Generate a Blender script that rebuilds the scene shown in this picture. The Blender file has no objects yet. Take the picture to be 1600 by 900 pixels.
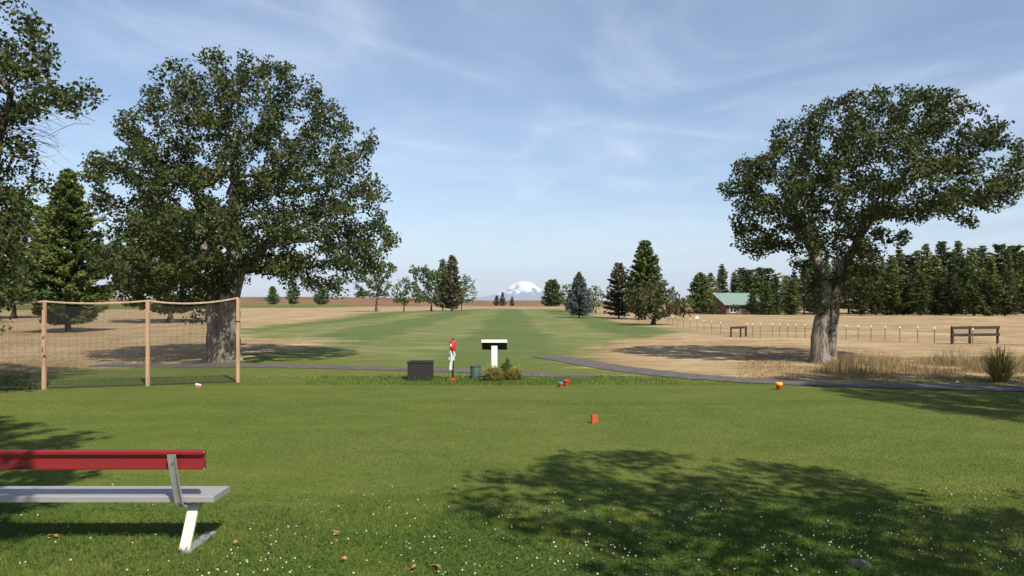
import bpy, bmesh, math, random
import numpy as np
from mathutils import Vector, Matrix, kdtree, noise as mnoise

R = math.radians
F, H, HY = 1164.0, 2.0, 470.0          # focal length in photo pixels, eye height, horizon row
S = bpy.context.scene
C = S.collection

# ------------------------------------------------------------------ camera, world, sun, exposure
cam_d = bpy.data.cameras.new('camera')
cam = bpy.data.objects.new('camera', cam_d); C.objects.link(cam)
cam_d.sensor_width = 36.0
cam_d.lens = 36.0 * F / 1600.0
cam_d.shift_y = (HY - 450.0) / 1600.0
cam_d.clip_start = 0.1; cam_d.clip_end = 200000.0
cam.location = (0, 0, H); cam.rotation_euler = (R(90), 0, 0)
S.camera = cam

SUN_EL, SUN_AZ = 45.0, 150.0           # azimuth clockwise from +Y (view direction)
sd = Vector((math.sin(R(SUN_AZ)) * math.cos(R(SUN_EL)), math.cos(R(SUN_AZ)) * math.cos(R(SUN_EL)), math.sin(R(SUN_EL))))
sun_d = bpy.data.lights.new('sun', 'SUN'); sun_d.energy = 4.8; sun_d.angle = R(0.53); sun_d.color = (1.0, 0.94, 0.84)
sun = bpy.data.objects.new('sun', sun_d); C.objects.link(sun)
sun.rotation_euler = sd.to_track_quat('Z', 'Y').to_euler()

world = bpy.data.worlds.new('World'); S.world = world; world.use_nodes = True
nt = world.node_tree; nt.nodes.clear()
def wn(t, **kw):
    n = nt.nodes.new(t)
    for k, v in kw.items(): setattr(n, k, v)
    return n
L = nt.links.new
wout = wn('ShaderNodeOutputWorld'); bg = wn('ShaderNodeBackground'); bg.inputs['Strength'].default_value = 0.082
sky = wn('ShaderNodeTexSky'); sky.sky_type = 'NISHITA'; sky.sun_disc = False
sky.sun_elevation = R(SUN_EL); sky.sun_rotation = R(SUN_AZ); sky.altitude = 500; sky.air_density = 1.0; sky.dust_density = 0.7; sky.ozone_density = 2.0
tc = wn('ShaderNodeTexCoord'); sep = wn('ShaderNodeSeparateXYZ'); L(tc.outputs['Generated'], sep.inputs[0])
def wm(op, a, b=None, c=None):
    n = wn('ShaderNodeMath', operation=op)
    for i, v in enumerate((a, b, c)):
        if v is None: continue
        if isinstance(v, (int, float)): n.inputs[i].default_value = v
        else: L(v, n.inputs[i])
    return n.outputs[0]
zc = wm('MAXIMUM', sep.outputs[2], 0.015)
px_ = wm('DIVIDE', sep.outputs[0], zc); py_ = wm('DIVIDE', sep.outputs[1], zc)
comb = wn('ShaderNodeCombineXYZ'); L(px_, comb.inputs[0]); L(py_, comb.inputs[1])
def cloud_noise(rot, scale, sx, sy, detail, lo, hi, dist=0.0):
    m = wn('ShaderNodeMapping'); m.inputs['Rotation'].default_value = (0, 0, rot); m.inputs['Scale'].default_value = (sx, sy, 1)
    L(comb.outputs[0], m.inputs[0])
    n = wn('ShaderNodeTexNoise'); n.inputs['Scale'].default_value = scale; n.inputs['Detail'].default_value = detail
    n.inputs['Roughness'].default_value = 0.62; n.inputs['Distortion'].default_value = dist
    L(m.outputs[0], n.inputs['Vector'])
    r = wn('ShaderNodeMapRange'); r.interpolation_type = 'SMOOTHSTEP'
    r.inputs[1].default_value = lo; r.inputs[2].default_value = hi
    L(n.outputs[0], r.inputs[0]); return r.outputs[0]
wisps = cloud_noise(0.5, 1.1, 1.0, 0.55, 8, 0.42, 0.85, 0.9)
veil = cloud_noise(-0.3, 0.35, 1.0, 0.7, 4, 0.35, 0.75, 0.3)
def streak(p0, p1, width, amp):
    # soft thin contrail: distance from a line segment in the cloud plane
    def pl(p): return ((p[0] - 800) / (HY - p[1]), F / (HY - p[1]))
    a, b = pl(p0), pl(p1); dx, dy = b[0] - a[0], b[1] - a[1]; l2 = dx * dx + dy * dy; ln = math.sqrt(l2)
    ax = wm('SUBTRACT', px_, a[0]); ay = wm('SUBTRACT', py_, a[1])
    t = wm('DIVIDE', wm('ADD', wm('MULTIPLY', ax, dx), wm('MULTIPLY', ay, dy)), l2)
    off = wm('DIVIDE', wm('SUBTRACT', wm('MULTIPLY', ax, dy), wm('MULTIPLY', ay, dx)), ln * width)
    g = wm('POWER', 2.718, wm('MULTIPLY', wm('MULTIPLY', off, off), -1.0))
    fade = wn('ShaderNodeMapRange'); fade.interpolation_type = 'SMOOTHSTEP'
    L(wm('ABSOLUTE', wm('SUBTRACT', t, 0.5)), fade.inputs[0])
    fade.inputs[1].default_value = 0.75; fade.inputs[2].default_value = 0.3; fade.inputs[3].default_value = 0; fade.inputs[4].default_value = 1
    return wm('MULTIPLY', wm('MULTIPLY', g, fade.outputs[0]), amp)
tot = wm('ADD', wm('MULTIPLY', wisps, 0.34), wm('MULTIPLY', veil, 0.22))
brk = cloud_noise(0.2, 3.0, 1, 1, 4, 0.3, 0.7)
st = wm('ADD', wm('ADD', streak((330, -20), (800, 138), 0.06, 0.13), streak((500, 205), (790, 243), 0.10, 0.16)), streak((940, 192), (1220, 222), 0.10, 0.17))
tot = wm('ADD', tot, wm('MULTIPLY', st, wm('ADD', wm('MULTIPLY', brk, 0.7), 0.3)))
tot = wm('MINIMUM', wm('MULTIPLY', tot, 1.0), 0.8)
mixc = wn('ShaderNodeMix', data_type='RGBA'); L(tot, mixc.inputs[0]); L(sky.outputs[0], mixc.inputs[6]); mixc.inputs[7].default_value = (7.6, 8.1, 9.2, 1)
L(mixc.outputs[2], bg.inputs['Color']); L(bg.outputs[0], wout.inputs['Surface'])

vs = S.view_settings; vs.view_transform = 'Standard'; vs.look = 'None'; vs.gamma = 1.0; vs.exposure = 0.75; vs.use_curve_mapping = False
S.render.engine = 'CYCLES'
S.cycles.max_bounces = 6; S.cycles.diffuse_bounces = 3; S.cycles.transparent_max_bounces = 8; S.cycles.volume_bounces = 0

# ------------------------------------------------------------------ helpers
def gp(x, y, z=0.0):
    """ground point under a photo pixel, for things standing on ground at height z"""
    d = F * (H - z) / (y - HY)
    return Vector(((x - 800) / F * d, d, z))
def at(x, y, d):
    """point seen at a photo pixel at a known depth"""
    return Vector(((x - 800) / F * d, d, H - (y - HY) / F * d))
def sstep(a, b, x):
    t = np.clip((np.asarray(x, float) - a) / (b - a), 0, 1); return t * t * (3 - 2 * t)
def ground_z(x, y):
    x = np.asarray(x, float); y = np.asarray(y, float)
    rise = sstep(320, 800, y) * (1 - sstep(1200, 3000, y))
    z = rise * (1.6 + 3.4 * sstep(-20, -140, x) + 1.2 * np.sin(x * 0.011 + 1.0) * np.sin(y * 0.006))
    z = z - 0.9 * np.exp(-(((x - 37) / 9) ** 2 + ((y - 123) / 9) ** 2))
    z = z + sstep(24, 60, y) * (1 - sstep(200, 300, y)) * 0.10 * np.sin(x * 0.13 + 0.7) * np.sin(y * 0.09)
    return z

def raw_mesh(name, verts, faces, smooth=False, attrs=None):
    """verts (N,3); faces (M,k) integer array, or list of such arrays"""
    me = bpy.data.meshes.new(name)
    fl = faces if isinstance(faces, list) else [faces]
    fl = [np.asarray(f, np.int32) for f in fl if len(f)]
    verts = np.asarray(verts, np.float32)
    me.vertices.add(len(verts)); me.vertices.foreach_set('co', verts.ravel())
    idx = np.concatenate([f.ravel() for f in fl]); cnt = np.concatenate([np.full(len(f), f.shape[1], np.int32) for f in fl])
    me.loops.add(len(idx)); me.loops.foreach_set('vertex_index', idx)
    me.polygons.add(len(cnt)); st_ = np.zeros(len(cnt), np.int32); st_[1:] = np.cumsum(cnt)[:-1]
    me.polygons.foreach_set('loop_start', st_)
    if smooth: me.polygons.foreach_set('use_smooth', np.ones(len(cnt), bool))
    for k, v in (attrs or {}).items():
        a = me.attributes.new(k, 'FLOAT', 'POINT'); a.data.foreach_set('value', np.asarray(v, np.float32))
    me.update(calc_edges=True)
    return me
def link(name, me, mat=None, parent=None, loc=None):
    o = bpy.data.objects.new(name, me); C.objects.link(o)
    if mat is not None and not me.materials: me.materials.append(mat)
    if parent is not None: o.parent = parent
    if loc is not None: o.location = loc
    return o
def tag(o, label=None, cat=None, group=None, kind=None):
    if label: o['label'] = label
    if cat: o['category'] = cat
    if group: o['group'] = group
    if kind: o['kind'] = kind
    return o
def empty(name, loc, label=None, cat=None, group=None, rz=0.0):
    o = bpy.data.objects.new(name, None); C.objects.link(o); o.location = loc; o.rotation_euler = (0, 0, rz); o.empty_display_size = 0.2
    return tag(o, label, cat, group)
class BM:
    """collects boxes, tubes and lathed shapes into one mesh"""
    def __init__(s): s.v = []; s.f = []; s.n = 0
    def add(s, vs_, fs):
        s.v += [tuple(v) for v in vs_]; s.f += [tuple(i + s.n for i in f) for f in fs]; s.n = len(s.v); return s
    def box(s, c, d, bev=0.0, M=None):
        bm = bmesh.new(); bmesh.ops.create_cube(bm, size=1.0)
        for v in bm.verts: v.co = Vector((v.co.x * d[0], v.co.y * d[1], v.co.z * d[2]))
        if bev: bmesh.ops.bevel(bm, geom=list(bm.edges), offset=bev, segments=2, affect='EDGES', profile=0.6)
        bm.verts.ensure_lookup_table()
        T = Matrix.Translation(Vector(c)) @ (M.to_4x4() if M else Matrix.Identity(4))
        s.add([T @ v.co for v in bm.verts], [[v.index for v in f.verts] for f in bm.faces]); bm.free(); return s
    def tube(s, pts, rad, n=8, cap=True):
        pts = [Vector(p) for p in pts]; rad = rad if isinstance(rad, (list, tuple)) else [rad] * len(pts)
        vs_ = []; u = None
        for i, p in enumerate(pts):
            t = (pts[min(i + 1, len(pts) - 1)] - pts[max(i - 1, 0)]).normalized()
            if u is None: u = t.orthogonal().normalized()
            else: u = (u - t * u.dot(t)).normalized()
            w = t.cross(u)
            for k in range(n):
                a = 2 * math.pi * k / n; vs_.append(p + (u * math.cos(a) + w * math.sin(a)) * rad[i])
        fs = [(i * n + k, i * n + (k + 1) % n, (i + 1) * n + (k + 1) % n, (i + 1) * n + k) for i in range(len(pts) - 1) for k in range(n)]
        if cap: fs += [tuple(range(n - 1, -1, -1)), tuple((len(pts) - 1) * n + k for k in range(n))]
        return s.add(vs_, fs)
    def lathe(s, prof, n=20, c=(0, 0, 0)):
        vs_ = [(c[0] + r * math.cos(2 * math.pi * k / n), c[1] + r * math.sin(2 * math.pi * k / n), c[2] + z) for r, z in prof for k in range(n)]
        fs = [(i * n + k, i * n + (k + 1) % n, (i + 1) * n + (k + 1) % n, (i + 1) * n + k) for i in range(len(prof) - 1) for k in range(n)]
        fs += [tuple(range(n - 1, -1, -1)), tuple((len(prof) - 1) * n + k for k in range(n))]
        return s.add(vs_, fs)
    def build(s, name, mat, parent=None, smooth=False, loc=None):
        me = bpy.data.meshes.new(name); me.from_pydata(s.v, [], s.f); me.update()
        if smooth:
            me.polygons.foreach_set('use_smooth', np.ones(len(me.polygons), bool))
            try: me.set_sharp_from_angle(angle=R(40))
            except Exception: pass
        return link(name, me, mat, parent, loc)

# ------------------------------------------------------------------ materials
def new_mat(name):
    m = bpy.data.materials.new(name); m.use_nodes = True
    return m, m.node_tree, m.node_tree.nodes['Principled BSDF']
def nn(t, ty, **kw):
    n = t.nodes.new(ty)
    for k, v in kw.items(): setattr(n, k, v)
    return n
def noise_n(t, scale, detail=4, rough=0.55, vec=None, sc=None):
    n = nn(t, 'ShaderNodeTexNoise'); n.inputs['Scale'].default_value = scale; n.inputs['Detail'].default_value = detail; n.inputs['Roughness'].default_value = rough
    if vec is not None:
        if sc:
            mp = nn(t, 'ShaderNodeMapping'); mp.inputs['Scale'].default_value = sc; t.links.new(vec, mp.inputs[0]); vec = mp.outputs[0]
        t.links.new(vec, n.inputs['Vector'])
    return n.outputs[0]
def rng(t, v, a, b, c=0.0, d=1.0, smooth=True):
    r = nn(t, 'ShaderNodeMapRange'); r.interpolation_type = 'SMOOTHSTEP' if smooth else 'LINEAR'
    for i, q in enumerate((a, b, c, d)): r.inputs[i + 1].default_value = q
    t.links.new(v, r.inputs[0]); return r.outputs[0]
def mixn(t, fac, a, b):
    m = nn(t, 'ShaderNodeMix', data_type='RGBA')
    for i, q in ((0, fac), (6, a), (7, b)):
        if isinstance(q, tuple): m.inputs[i].default_value = q + (1,) if len(q) == 3 else q
        elif isinstance(q, (int, float)): m.inputs[i].default_value = q
        else: t.links.new(q, m.inputs[i])
    return m.outputs[2]
def mth(t, op, a, b=None):
    n = nn(t, 'ShaderNodeMath', operation=op)
    for i, q in enumerate((a, b)):
        if q is None: continue
        if isinstance(q, (int, float)): n.inputs[i].default_value = q
        else: t.links.new(q, n.inputs[i])
    return n.outputs[0]
def bump(t, bs, h, strength, dist):
    b = nn(t, 'ShaderNodeBump'); b.inputs['Strength'].default_value = strength; b.inputs['Distance'].default_value = dist
    t.links.new(h, b.inputs['Height']); t.links.new(b.outputs[0], bs.inputs['Normal'])

def simple(name, c1, c2=None, rough=0.6, scale=8.0, bmp=0.0, bd=0.01, metal=0.0, sc=None):
    m, t, b = new_mat(name)
    co = nn(t, 'ShaderNodeTexCoord').outputs['Object']
    n = noise_n(t, scale, 6, 0.6, co, sc)
    c2 = c2 or tuple(x * 0.75 for x in c1)
    t.links.new(mixn(t, rng(t, n, 0.35, 0.68), c1, c2), b.inputs['Base Color'])
    t.links.new(rng(t, n, 0.2, 0.8, max(rough - 0.1, 0.05), min(rough + 0.12, 1.0)), b.inputs['Roughness'])
    b.inputs['Metallic'].default_value = metal
    if bmp: bump(t, b, noise_n(t, scale * 4, 4, 0.6, co, sc), bmp, bd)
    return m
def leaf_mat(name, stops, trans=0.25, rough=0.55):
    """leaf colours picked by a per-leaf attribute"""
    m, t, b = new_mat(name)
    at_ = nn(t, 'ShaderNodeAttribute', attribute_name='v')
    r = nn(t, 'ShaderNodeValToRGB'); el = r.color_ramp.elements
    while len(el) < len(stops): el.new(0.5)
    for e, (p, c) in zip(el, stops): e.position = p; e.color = c + (1,)
    t.links.new(at_.outputs['Fac'], r.inputs[0])
    t.links.new(r.outputs[0], b.inputs['Base Color']); b.inputs['Roughness'].default_value = rough; b.inputs['Specular IOR Level'].default_value = 0.15
    if trans:
        tr = nn(t, 'ShaderNodeBsdfTranslucent'); mx = nn(t, 'ShaderNodeMixShader'); mx.inputs[0].default_value = trans
        g = nn(t, 'ShaderNodeGamma'); g.inputs[1].default_value = 0.9; t.links.new(r.outputs[0], g.inputs[0]); t.links.new(g.outputs[0], tr.inputs[0])
        t.links.new(b.outputs[0], mx.inputs[1]); t.links.new(tr.outputs[0], mx.inputs[2])
        t.links.new(mx.outputs[0], t.nodes['Material Output'].inputs['Surface'])
    return m
def bark_mat(name, c1, c2, c3, scale=6.0):
    m, t, b = new_mat(name)
    co = nn(t, 'ShaderNodeTexCoord').outputs['Object']
    n1 = noise_n(t, scale, 8, 0.65, co, (1.6, 1.6, 0.35)); n2 = noise_n(t, scale * 0.4, 4, 0.6, co)
    c = mixn(t, rng(t, n1, 0.36, 0.62), c2, c1); c = mixn(t, rng(t, n2, 0.5, 0.72, 0, 0.7), c, c3)
    t.links.new(c, b.inputs['Base Color']); b.inputs['Roughness'].default_value = 0.95; b.inputs['Specular IOR Level'].default_value = 0.15
    bump(t, b, n1, 0.9, 0.06)
    return m

MAT = {}
MAT['oak_leaf'] = leaf_mat('oak_leaf', [(0.0, (0.019, 0.028, 0.009)), (0.5, (0.042, 0.058, 0.015)), (0.85, (0.079, 0.092, 0.024)), (1.0, (0.116, 0.100, 0.030))])
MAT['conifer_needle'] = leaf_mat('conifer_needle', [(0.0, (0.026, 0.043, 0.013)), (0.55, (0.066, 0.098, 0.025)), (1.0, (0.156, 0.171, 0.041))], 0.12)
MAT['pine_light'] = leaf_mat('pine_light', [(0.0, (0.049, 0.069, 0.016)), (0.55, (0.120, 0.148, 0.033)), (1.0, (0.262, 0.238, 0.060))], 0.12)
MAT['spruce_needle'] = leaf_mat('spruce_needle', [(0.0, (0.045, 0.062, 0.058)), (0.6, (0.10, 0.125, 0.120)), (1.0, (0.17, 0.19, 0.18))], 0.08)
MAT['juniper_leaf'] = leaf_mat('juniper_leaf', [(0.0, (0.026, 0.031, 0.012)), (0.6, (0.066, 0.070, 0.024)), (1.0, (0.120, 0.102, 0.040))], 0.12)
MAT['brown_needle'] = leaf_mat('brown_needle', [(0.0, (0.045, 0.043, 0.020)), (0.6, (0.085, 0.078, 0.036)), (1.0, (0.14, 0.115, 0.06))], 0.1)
MAT['light_leaf'] = leaf_mat('light_leaf', [(0.0, (0.035, 0.060, 0.018)), (0.6, (0.08, 0.115, 0.035)), (1.0, (0.14, 0.165, 0.055))], 0.3)
MAT['bark'] = bark_mat('bark', (0.22, 0.19, 0.155), (0.055, 0.045, 0.036), (0.33, 0.31, 0.27))
MAT['bark_dark'] = bark_mat('bark_dark', (0.10, 0.078, 0.058), (0.030, 0.024, 0.018), (0.13, 0.11, 0.09))
MAT['grass_blade'] = leaf_mat('grass_blade', [(0.0, (0.041, 0.081, 0.011)), (0.6, (0.084, 0.140, 0.020)), (0.93, (0.144, 0.178, 0.034)), (1.0, (0.312, 0.238, 0.090))], 0.3)
MAT['dry_blade'] = leaf_mat('dry_blade', [(0.0, (0.144, 0.094, 0.043)), (0.5, (0.259, 0.187, 0.086)), (1.0, (0.374, 0.302, 0.158))], 0.3)
MAT['clump_blade'] = leaf_mat('clump_blade', [(0.0, (0.09, 0.10, 0.02)), (0.5, (0.28, 0.24, 0.06)), (1.0, (0.48, 0.40, 0.14))], 0.3)
MAT['clover_leaf'] = leaf_mat('clover_leaf', [(0.0, (0.03, 0.085, 0.016)), (1.0, (0.075, 0.15, 0.03))], 0.25)
MAT['white_flower'] = simple('white_flower', (0.46, 0.44, 0.36), (0.38, 0.32, 0.24), 0.8, 60)
MAT['asphalt'] = simple('asphalt', (0.100, 0.082, 0.073), (0.062, 0.052, 0.047), 0.9, 3.0, 0.4, 0.01)
MAT['aluminium'] = simple('aluminium', (0.44, 0.43, 0.42), (0.36, 0.35, 0.35), 0.42, 14, 0.05, 0.002, 0.55, (0.15, 1, 1))
MAT['white_metal'] = simple('white_metal', (0.56, 0.53, 0.47), (0.46, 0.43, 0.38), 0.5, 20, 0.05, 0.002, 0.25)
MAT['red_paint'] = simple('red_paint', (0.19, 0.012, 0.013), (0.15, 0.010, 0.011), 0.42, 9, 0.05, 0.002, 0, (0.2, 1, 1))
MAT['pale_wood'] = simple('pale_wood', (0.40, 0.25, 0.16), (0.31, 0.185, 0.115), 0.8, 9, 0.3, 0.004, 0, (2, 2, 0.25))
MAT['dark_wood'] = simple('dark_wood', (0.034, 0.022, 0.015), (0.020, 0.014, 0.010), 0.9, 9, 0.4, 0.004)
MAT['net_thread'] = simple('net_thread', (0.030, 0.026, 0.022), None, 0.8, 30)
MAT['rope'] = simple('rope', (0.40, 0.29, 0.20), (0.28, 0.20, 0.14), 0.9, 20)
MAT['brown_panel'] = simple('brown_panel', (0.014, 0.009, 0.008), (0.009, 0.006, 0.0055), 0.6, 7, 0.1, 0.003)
MAT['red_plastic'] = simple('red_plastic', (0.55, 0.018, 0.016), (0.46, 0.015, 0.014), 0.35, 12)
MAT['black_metal'] = simple('black_metal', (0.018, 0.018, 0.019), None, 0.45, 12)
MAT['black_paint'] = simple('black_paint', (0.014, 0.013, 0.013), None, 0.7, 12)
MAT['towel'] = simple('towel', (0.62, 0.68, 0.66), (0.50, 0.57, 0.56), 0.95, 25, 0.4, 0.005)
MAT['white_paint'] = simple('white_paint', (0.74, 0.71, 0.66), (0.60, 0.57, 0.52), 0.6, 14, 0.08, 0.002)
MAT['green_plastic'] = simple('green_plastic', (0.030, 0.065, 0.050), (0.045, 0.085, 0.068), 0.55, 10, 0, 0.01, 0, (3, 3, 0.3))
MAT['orange_paint'] = simple('orange_paint', (0.42, 0.068, 0.018), (0.35, 0.055, 0.015), 0.6, 20)
MAT['blue_paint'] = simple('blue_paint', (0.06, 0.20, 0.42), None, 0.5, 20)
MAT['yellow_paint'] = simple('yellow_paint', (0.80, 0.42, 0.03), None, 0.5, 20)
MAT['brown_red'] = simple('brown_red', (0.26, 0.085, 0.045), None, 0.7, 20)
MAT['steel_post'] = simple('steel_post', (0.10, 0.11, 0.09), (0.14, 0.09, 0.06), 0.7, 20)
MAT['wire'] = simple('wire', (0.16, 0.15, 0.14), None, 0.6, 20, 0, 0.01, 0.4)
MAT['green_roof'] = simple('green_roof', (0.19, 0.27, 0.235), (0.23, 0.30, 0.26), 0.5, 2, 0, 0.01, 0.2)
MAT['house_wall'] = simple('house_wall', (0.14, 0.075, 0.05), (0.10, 0.055, 0.038), 0.85, 4)
MAT['window_glass'] = simple('window_glass', (0.02, 0.025, 0.03), None, 0.12, 4)
MAT['dead_leaf'] = simple('dead_leaf', (0.34, 0.19, 0.08), (0.22, 0.12, 0.05), 0.8, 30)
MAT['pale_stone'] = simple('pale_stone', (0.62, 0.60, 0.56), None, 0.8, 20)

# ground: mown green and dry straw, zones kept in point attributes, edges broken by noise
gm, t, b = new_mat('ground')
pos = nn(t, 'ShaderNodeNewGeometry').outputs['Position']
aG = nn(t, 'ShaderNodeAttribute', attribute_name='green').outputs['Fac']
aF = nn(t, 'ShaderNodeAttribute', attribute_name='fairway').outputs['Fac']
aS = nn(t, 'ShaderNodeAttribute', attribute_name='sage').outputs['Fac']
nA = noise_n(t, 0.22, 5, 0.6, pos, (1, 0.55, 1)); nB = noise_n(t, 1.3, 5, 0.6, pos, (0.6, 1, 1)); nC = noise_n(t, 38, 3, 0.6, pos); nD = noise_n(t, 7, 4, 0.65, pos, (0.6, 1, 1))
nE = noise_n(t, 0.05, 3, 0.5, pos); nF = noise_n(t, 0.55, 6, 0.7, pos, (0.45, 1, 1))
lawn = mixn(t, rng(t, nB, 0.32, 0.68), (0.088, 0.118, 0.020), (0.132, 0.146, 0.034))
lawn = mixn(t, rng(t, nA, 0.42, 0.72, 0, 0.55), lawn, (0.165, 0.146, 0.042))
lawn = mixn(t, rng(t, nD, 0.35, 0.75, 0.0, 0.45), lawn, (0.060, 0.092, 0.014))
lawn = mixn(t, rng(t, nC, 0.3, 0.8, 0.0, 0.5), lawn, (0.044, 0.070, 0.011))
fair = mixn(t, rng(t, nA, 0.36, 0.66), (0.138, 0.160, 0.050), (0.215, 0.200, 0.082))
fair = mixn(t, rng(t, nF, 0.40, 0.66, 0.0, 0.8), fair, (0.060, 0.092, 0.022))
fair = mixn(t, rng(t, nF, 0.55, 0.70, 0.0, 0.7), fair, (0.25, 0.20, 0.085))
fair = mixn(t, rng(t, nD, 0.35, 0.75, 0.0, 0.4), fair, (0.075, 0.105, 0.030))
sx = nn(t, 'ShaderNodeSeparateXYZ'); t.links.new(pos, sx.inputs[0])
wob = mth(t, 'ADD', sx.outputs[0], mth(t, 'MULTIPLY', nE, 5.0))
stripe = rng(t, mth(t, 'SINE', mth(t, 'MULTIPLY', wob, 2 * math.pi / 9.0)), -0.4, 0.4, 0.0, 0.62)
fair = mixn(t, stripe, fair, (0.062, 0.100, 0.026))
green = mixn(t, aF, lawn, fair)
dry = mixn(t, rng(t, nB, 0.3, 0.7), (0.305, 0.212, 0.110), (0.235, 0.158, 0.080))
dry = mixn(t, rng(t, nA, 0.4, 0.7, 0, 0.7), dry, (0.42, 0.32, 0.185))
dry = mixn(t, rng(t, nD, 0.45, 0.8, 0, 0.5), dry, (0.14, 0.092, 0.045))
dry = mixn(t, rng(t, nF, 0.50, 0.66, 0, 0.75), dry, (0.175, 0.118, 0.060))
dry = mixn(t, rng(t, noise_n(t, 0.9, 6, 0.7, pos, (0.25, 1, 1)), 0.5, 0.66, 0, 0.6), dry, (0.43, 0.335, 0.19))
sage = mixn(t, rng(t, noise_n(t, 0.06, 6, 0.7, pos, (0.5, 0.18, 1)), 0.4, 0.62), (0.21, 0.115, 0.060), (0.12, 0.078, 0.042))
dry = mixn(t, aS, dry, sage)
edge = mth(t, 'ADD', aG, mth(t, 'ADD', mth(t, 'MULTIPLY', mth(t, 'SUBTRACT', nB, 0.5), 0.55), mth(t, 'MULTIPLY', mth(t, 'SUBTRACT', nF, 0.5), 1.7)))
t.links.new(mixn(t, rng(t, edge, 0.25, 0.75), dry, green), b.inputs['Base Color'])
b.inputs['Roughness'].default_value = 0.95; b.inputs['Specular IOR Level'].default_value = 0.12
bump(t, b, mth(t, 'ADD', mth(t, 'MULTIPLY', nD, 0.8), mth(t, 'MULTIPLY', nC, 0.5)), 0.6, 0.05)
MAT['ground'] = gm

# ------------------------------------------------------------------ terrain
def in_poly(px, py, poly):
    poly = np.asarray(poly, float); inside = np.zeros(px.shape, bool); j = len(poly) - 1
    for i in range(len(poly)):
        xi, yi = poly[i]; xj, yj = poly[j]
        c = ((yi > py) != (yj > py)) & (px < (xj - xi) * (py - yi) / (yj - yi + 1e-12) + xi); inside ^= c; j = i
    return inside
GREEN = [[(-4000, 3000), (5000, 3000), (5000, 760), (1900, 614), (1600, 603), (1200, 596), (1060, 588), (990, 583), (930, 574), (890, 562), (930, 545), (985, 530), (1050, 522), (1085, 514),
          (1010, 508), (960, 503), (930, 495), (925, 486), (860, 482), (760, 482), (640, 487), (560, 490), (500, 500), (380, 515), (362, 528), (470, 530), (580, 528), (480, 543), (372, 556), (352, 564), (180, 574), (0, 583), (-700, 620), (-2500, 720)],
         [(-300, 478), (560, 476), (560, 480), (-300, 487)]]
FAIR = [[(380, 515), (500, 500), (560, 490), (640, 486), (760, 480), (860, 480), (930, 484), (1100, 514), (930, 548), (890, 556), (820, 572), (600, 566), (420, 552)]]
def grade(segs):
    out = [segs[0][0]]
    for a, b_, s0, s1 in segs:
        x = a
        while x < b_ - 1e-6:
            f = (x - a) / (b_ - a); x = min(b_, x + s0 * (s1 / s0) ** f); out.append(x)
    return np.array(out)
ys = np.concatenate([grade([(-80, 4, 12, 2)]), grade([(4, 60, 0.3, 0.8), (60, 320, 0.8, 6), (320, 3000, 8, 200), (3000, 90000, 300, 12000)])[1:]])
xp = grade([(0, 36, 0.5, 0.8), (36, 160, 0.9, 4), (160, 1500, 5, 120), (1500, 90000, 200, 14000)])
xs = np.concatenate([-xp[:0:-1], xp])
GX, GY = np.meshgrid(xs, ys); GZ = ground_z(GX, GY)
PX = 800 + F * GX / np.maximum(GY, 0.5); PY = HY + F * H / np.maximum(GY, 0.5)
def mask(polys, rad):
    m = np.zeros(GX.shape)
    offs = [(0, 0)] + [(math.cos(a) * r, math.sin(a) * r) for r in (rad * 0.5, rad) for a in np.linspace(0, 2 * math.pi, 8, endpoint=False)]
    for ox, oy in offs:
        yy = np.maximum(GY + oy * (1 + GY / 25), 0.5); xx = GX + ox * (1 + GY / 60)
        a = np.zeros(GX.shape, bool)
        for p in polys: a |= in_poly(800 + F * xx / yy, HY + F * H / yy, p)
        m += a
    return m / len(offs)
mg = mask(GREEN, 1.7); mg[GY < 4.5] = 1.0
mf = mask(FAIR, 1.5)
msage = sstep(200, 330, GY)
ny, nx = GX.shape
ii = np.arange(ny * nx).reshape(ny, nx)
fq = np.stack([ii[:-1, :-1], ii[:-1, 1:], ii[1:, 1:], ii[1:, :-1]], -1).reshape(-1, 4)
gme = raw_mesh('ground', np.stack([GX, GY, GZ], -1).reshape(-1, 3), fq, True, {'green': mg.ravel(), 'fairway': mf.ravel(), 'sage': msage.ravel()})
ground = tag(link('ground', gme, MAT['ground']), kind='structure')

def ribbon(name, ctr, width, mat, z=0.012, seed=0):
    rnd = random.Random(seed); pts = []
    for i in range(len(ctr) - 1):
        p0 = ctr[max(i - 1, 0)]; p1 = ctr[i]; p2 = ctr[i + 1]; p3 = ctr[min(i + 2, len(ctr) - 1)]
        for k in range(14):
            u = k / 14; pts.append(0.5 * ((2 * p1) + (p2 - p0) * u + (2 * p0 - 5 * p1 + 4 * p2 - p3) * u * u + (3 * p1 - p0 - 3 * p2 + p3) * u ** 3))
    pts.append(ctr[-1]); v = []
    for i, p in enumerate(pts):
        tn = pts[min(i + 1, len(pts) - 1)] - pts[max(i - 1, 0)]; nrm = Vector((-tn.y, tn.x, 0)).normalized()
        wl = width * (0.5 + rnd.uniform(-0.03, 0.03)); wr = width * (0.5 + rnd.uniform(-0.03, 0.03))
        for q in (p + nrm * wl, p, p - nrm * wr): v.append((q.x, q.y, float(ground_z(q.x, q.y)) + z + (0.01 if q is p else 0)))
    f = [(i * 3 + k, i * 3 + k + 1, i * 3 + k + 4, i * 3 + k + 3) for i in range(len(pts) - 1) for k in (0, 1)]
    me = raw_mesh(name, v, np.array(f)); return tag(link(name, me, mat), kind='structure')
ribbon('cart_path', [gp(850, 557), gp(880, 561), gp(930, 570), gp(1000, 580), gp(1080, 588.5), gp(1200, 596.5), gp(1400, 603), gp(1640, 609), gp(2100, 622)], 1.2, MAT['asphalt'], 0.016, 1)
ribbon('cart_path', [gp(150, 571), gp(330, 571.5), gp(480, 573), gp(640, 577), gp(740, 580), gp(860, 586.5), gp(930, 590)], 1.1, MAT['asphalt'], 0.012, 2)

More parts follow.
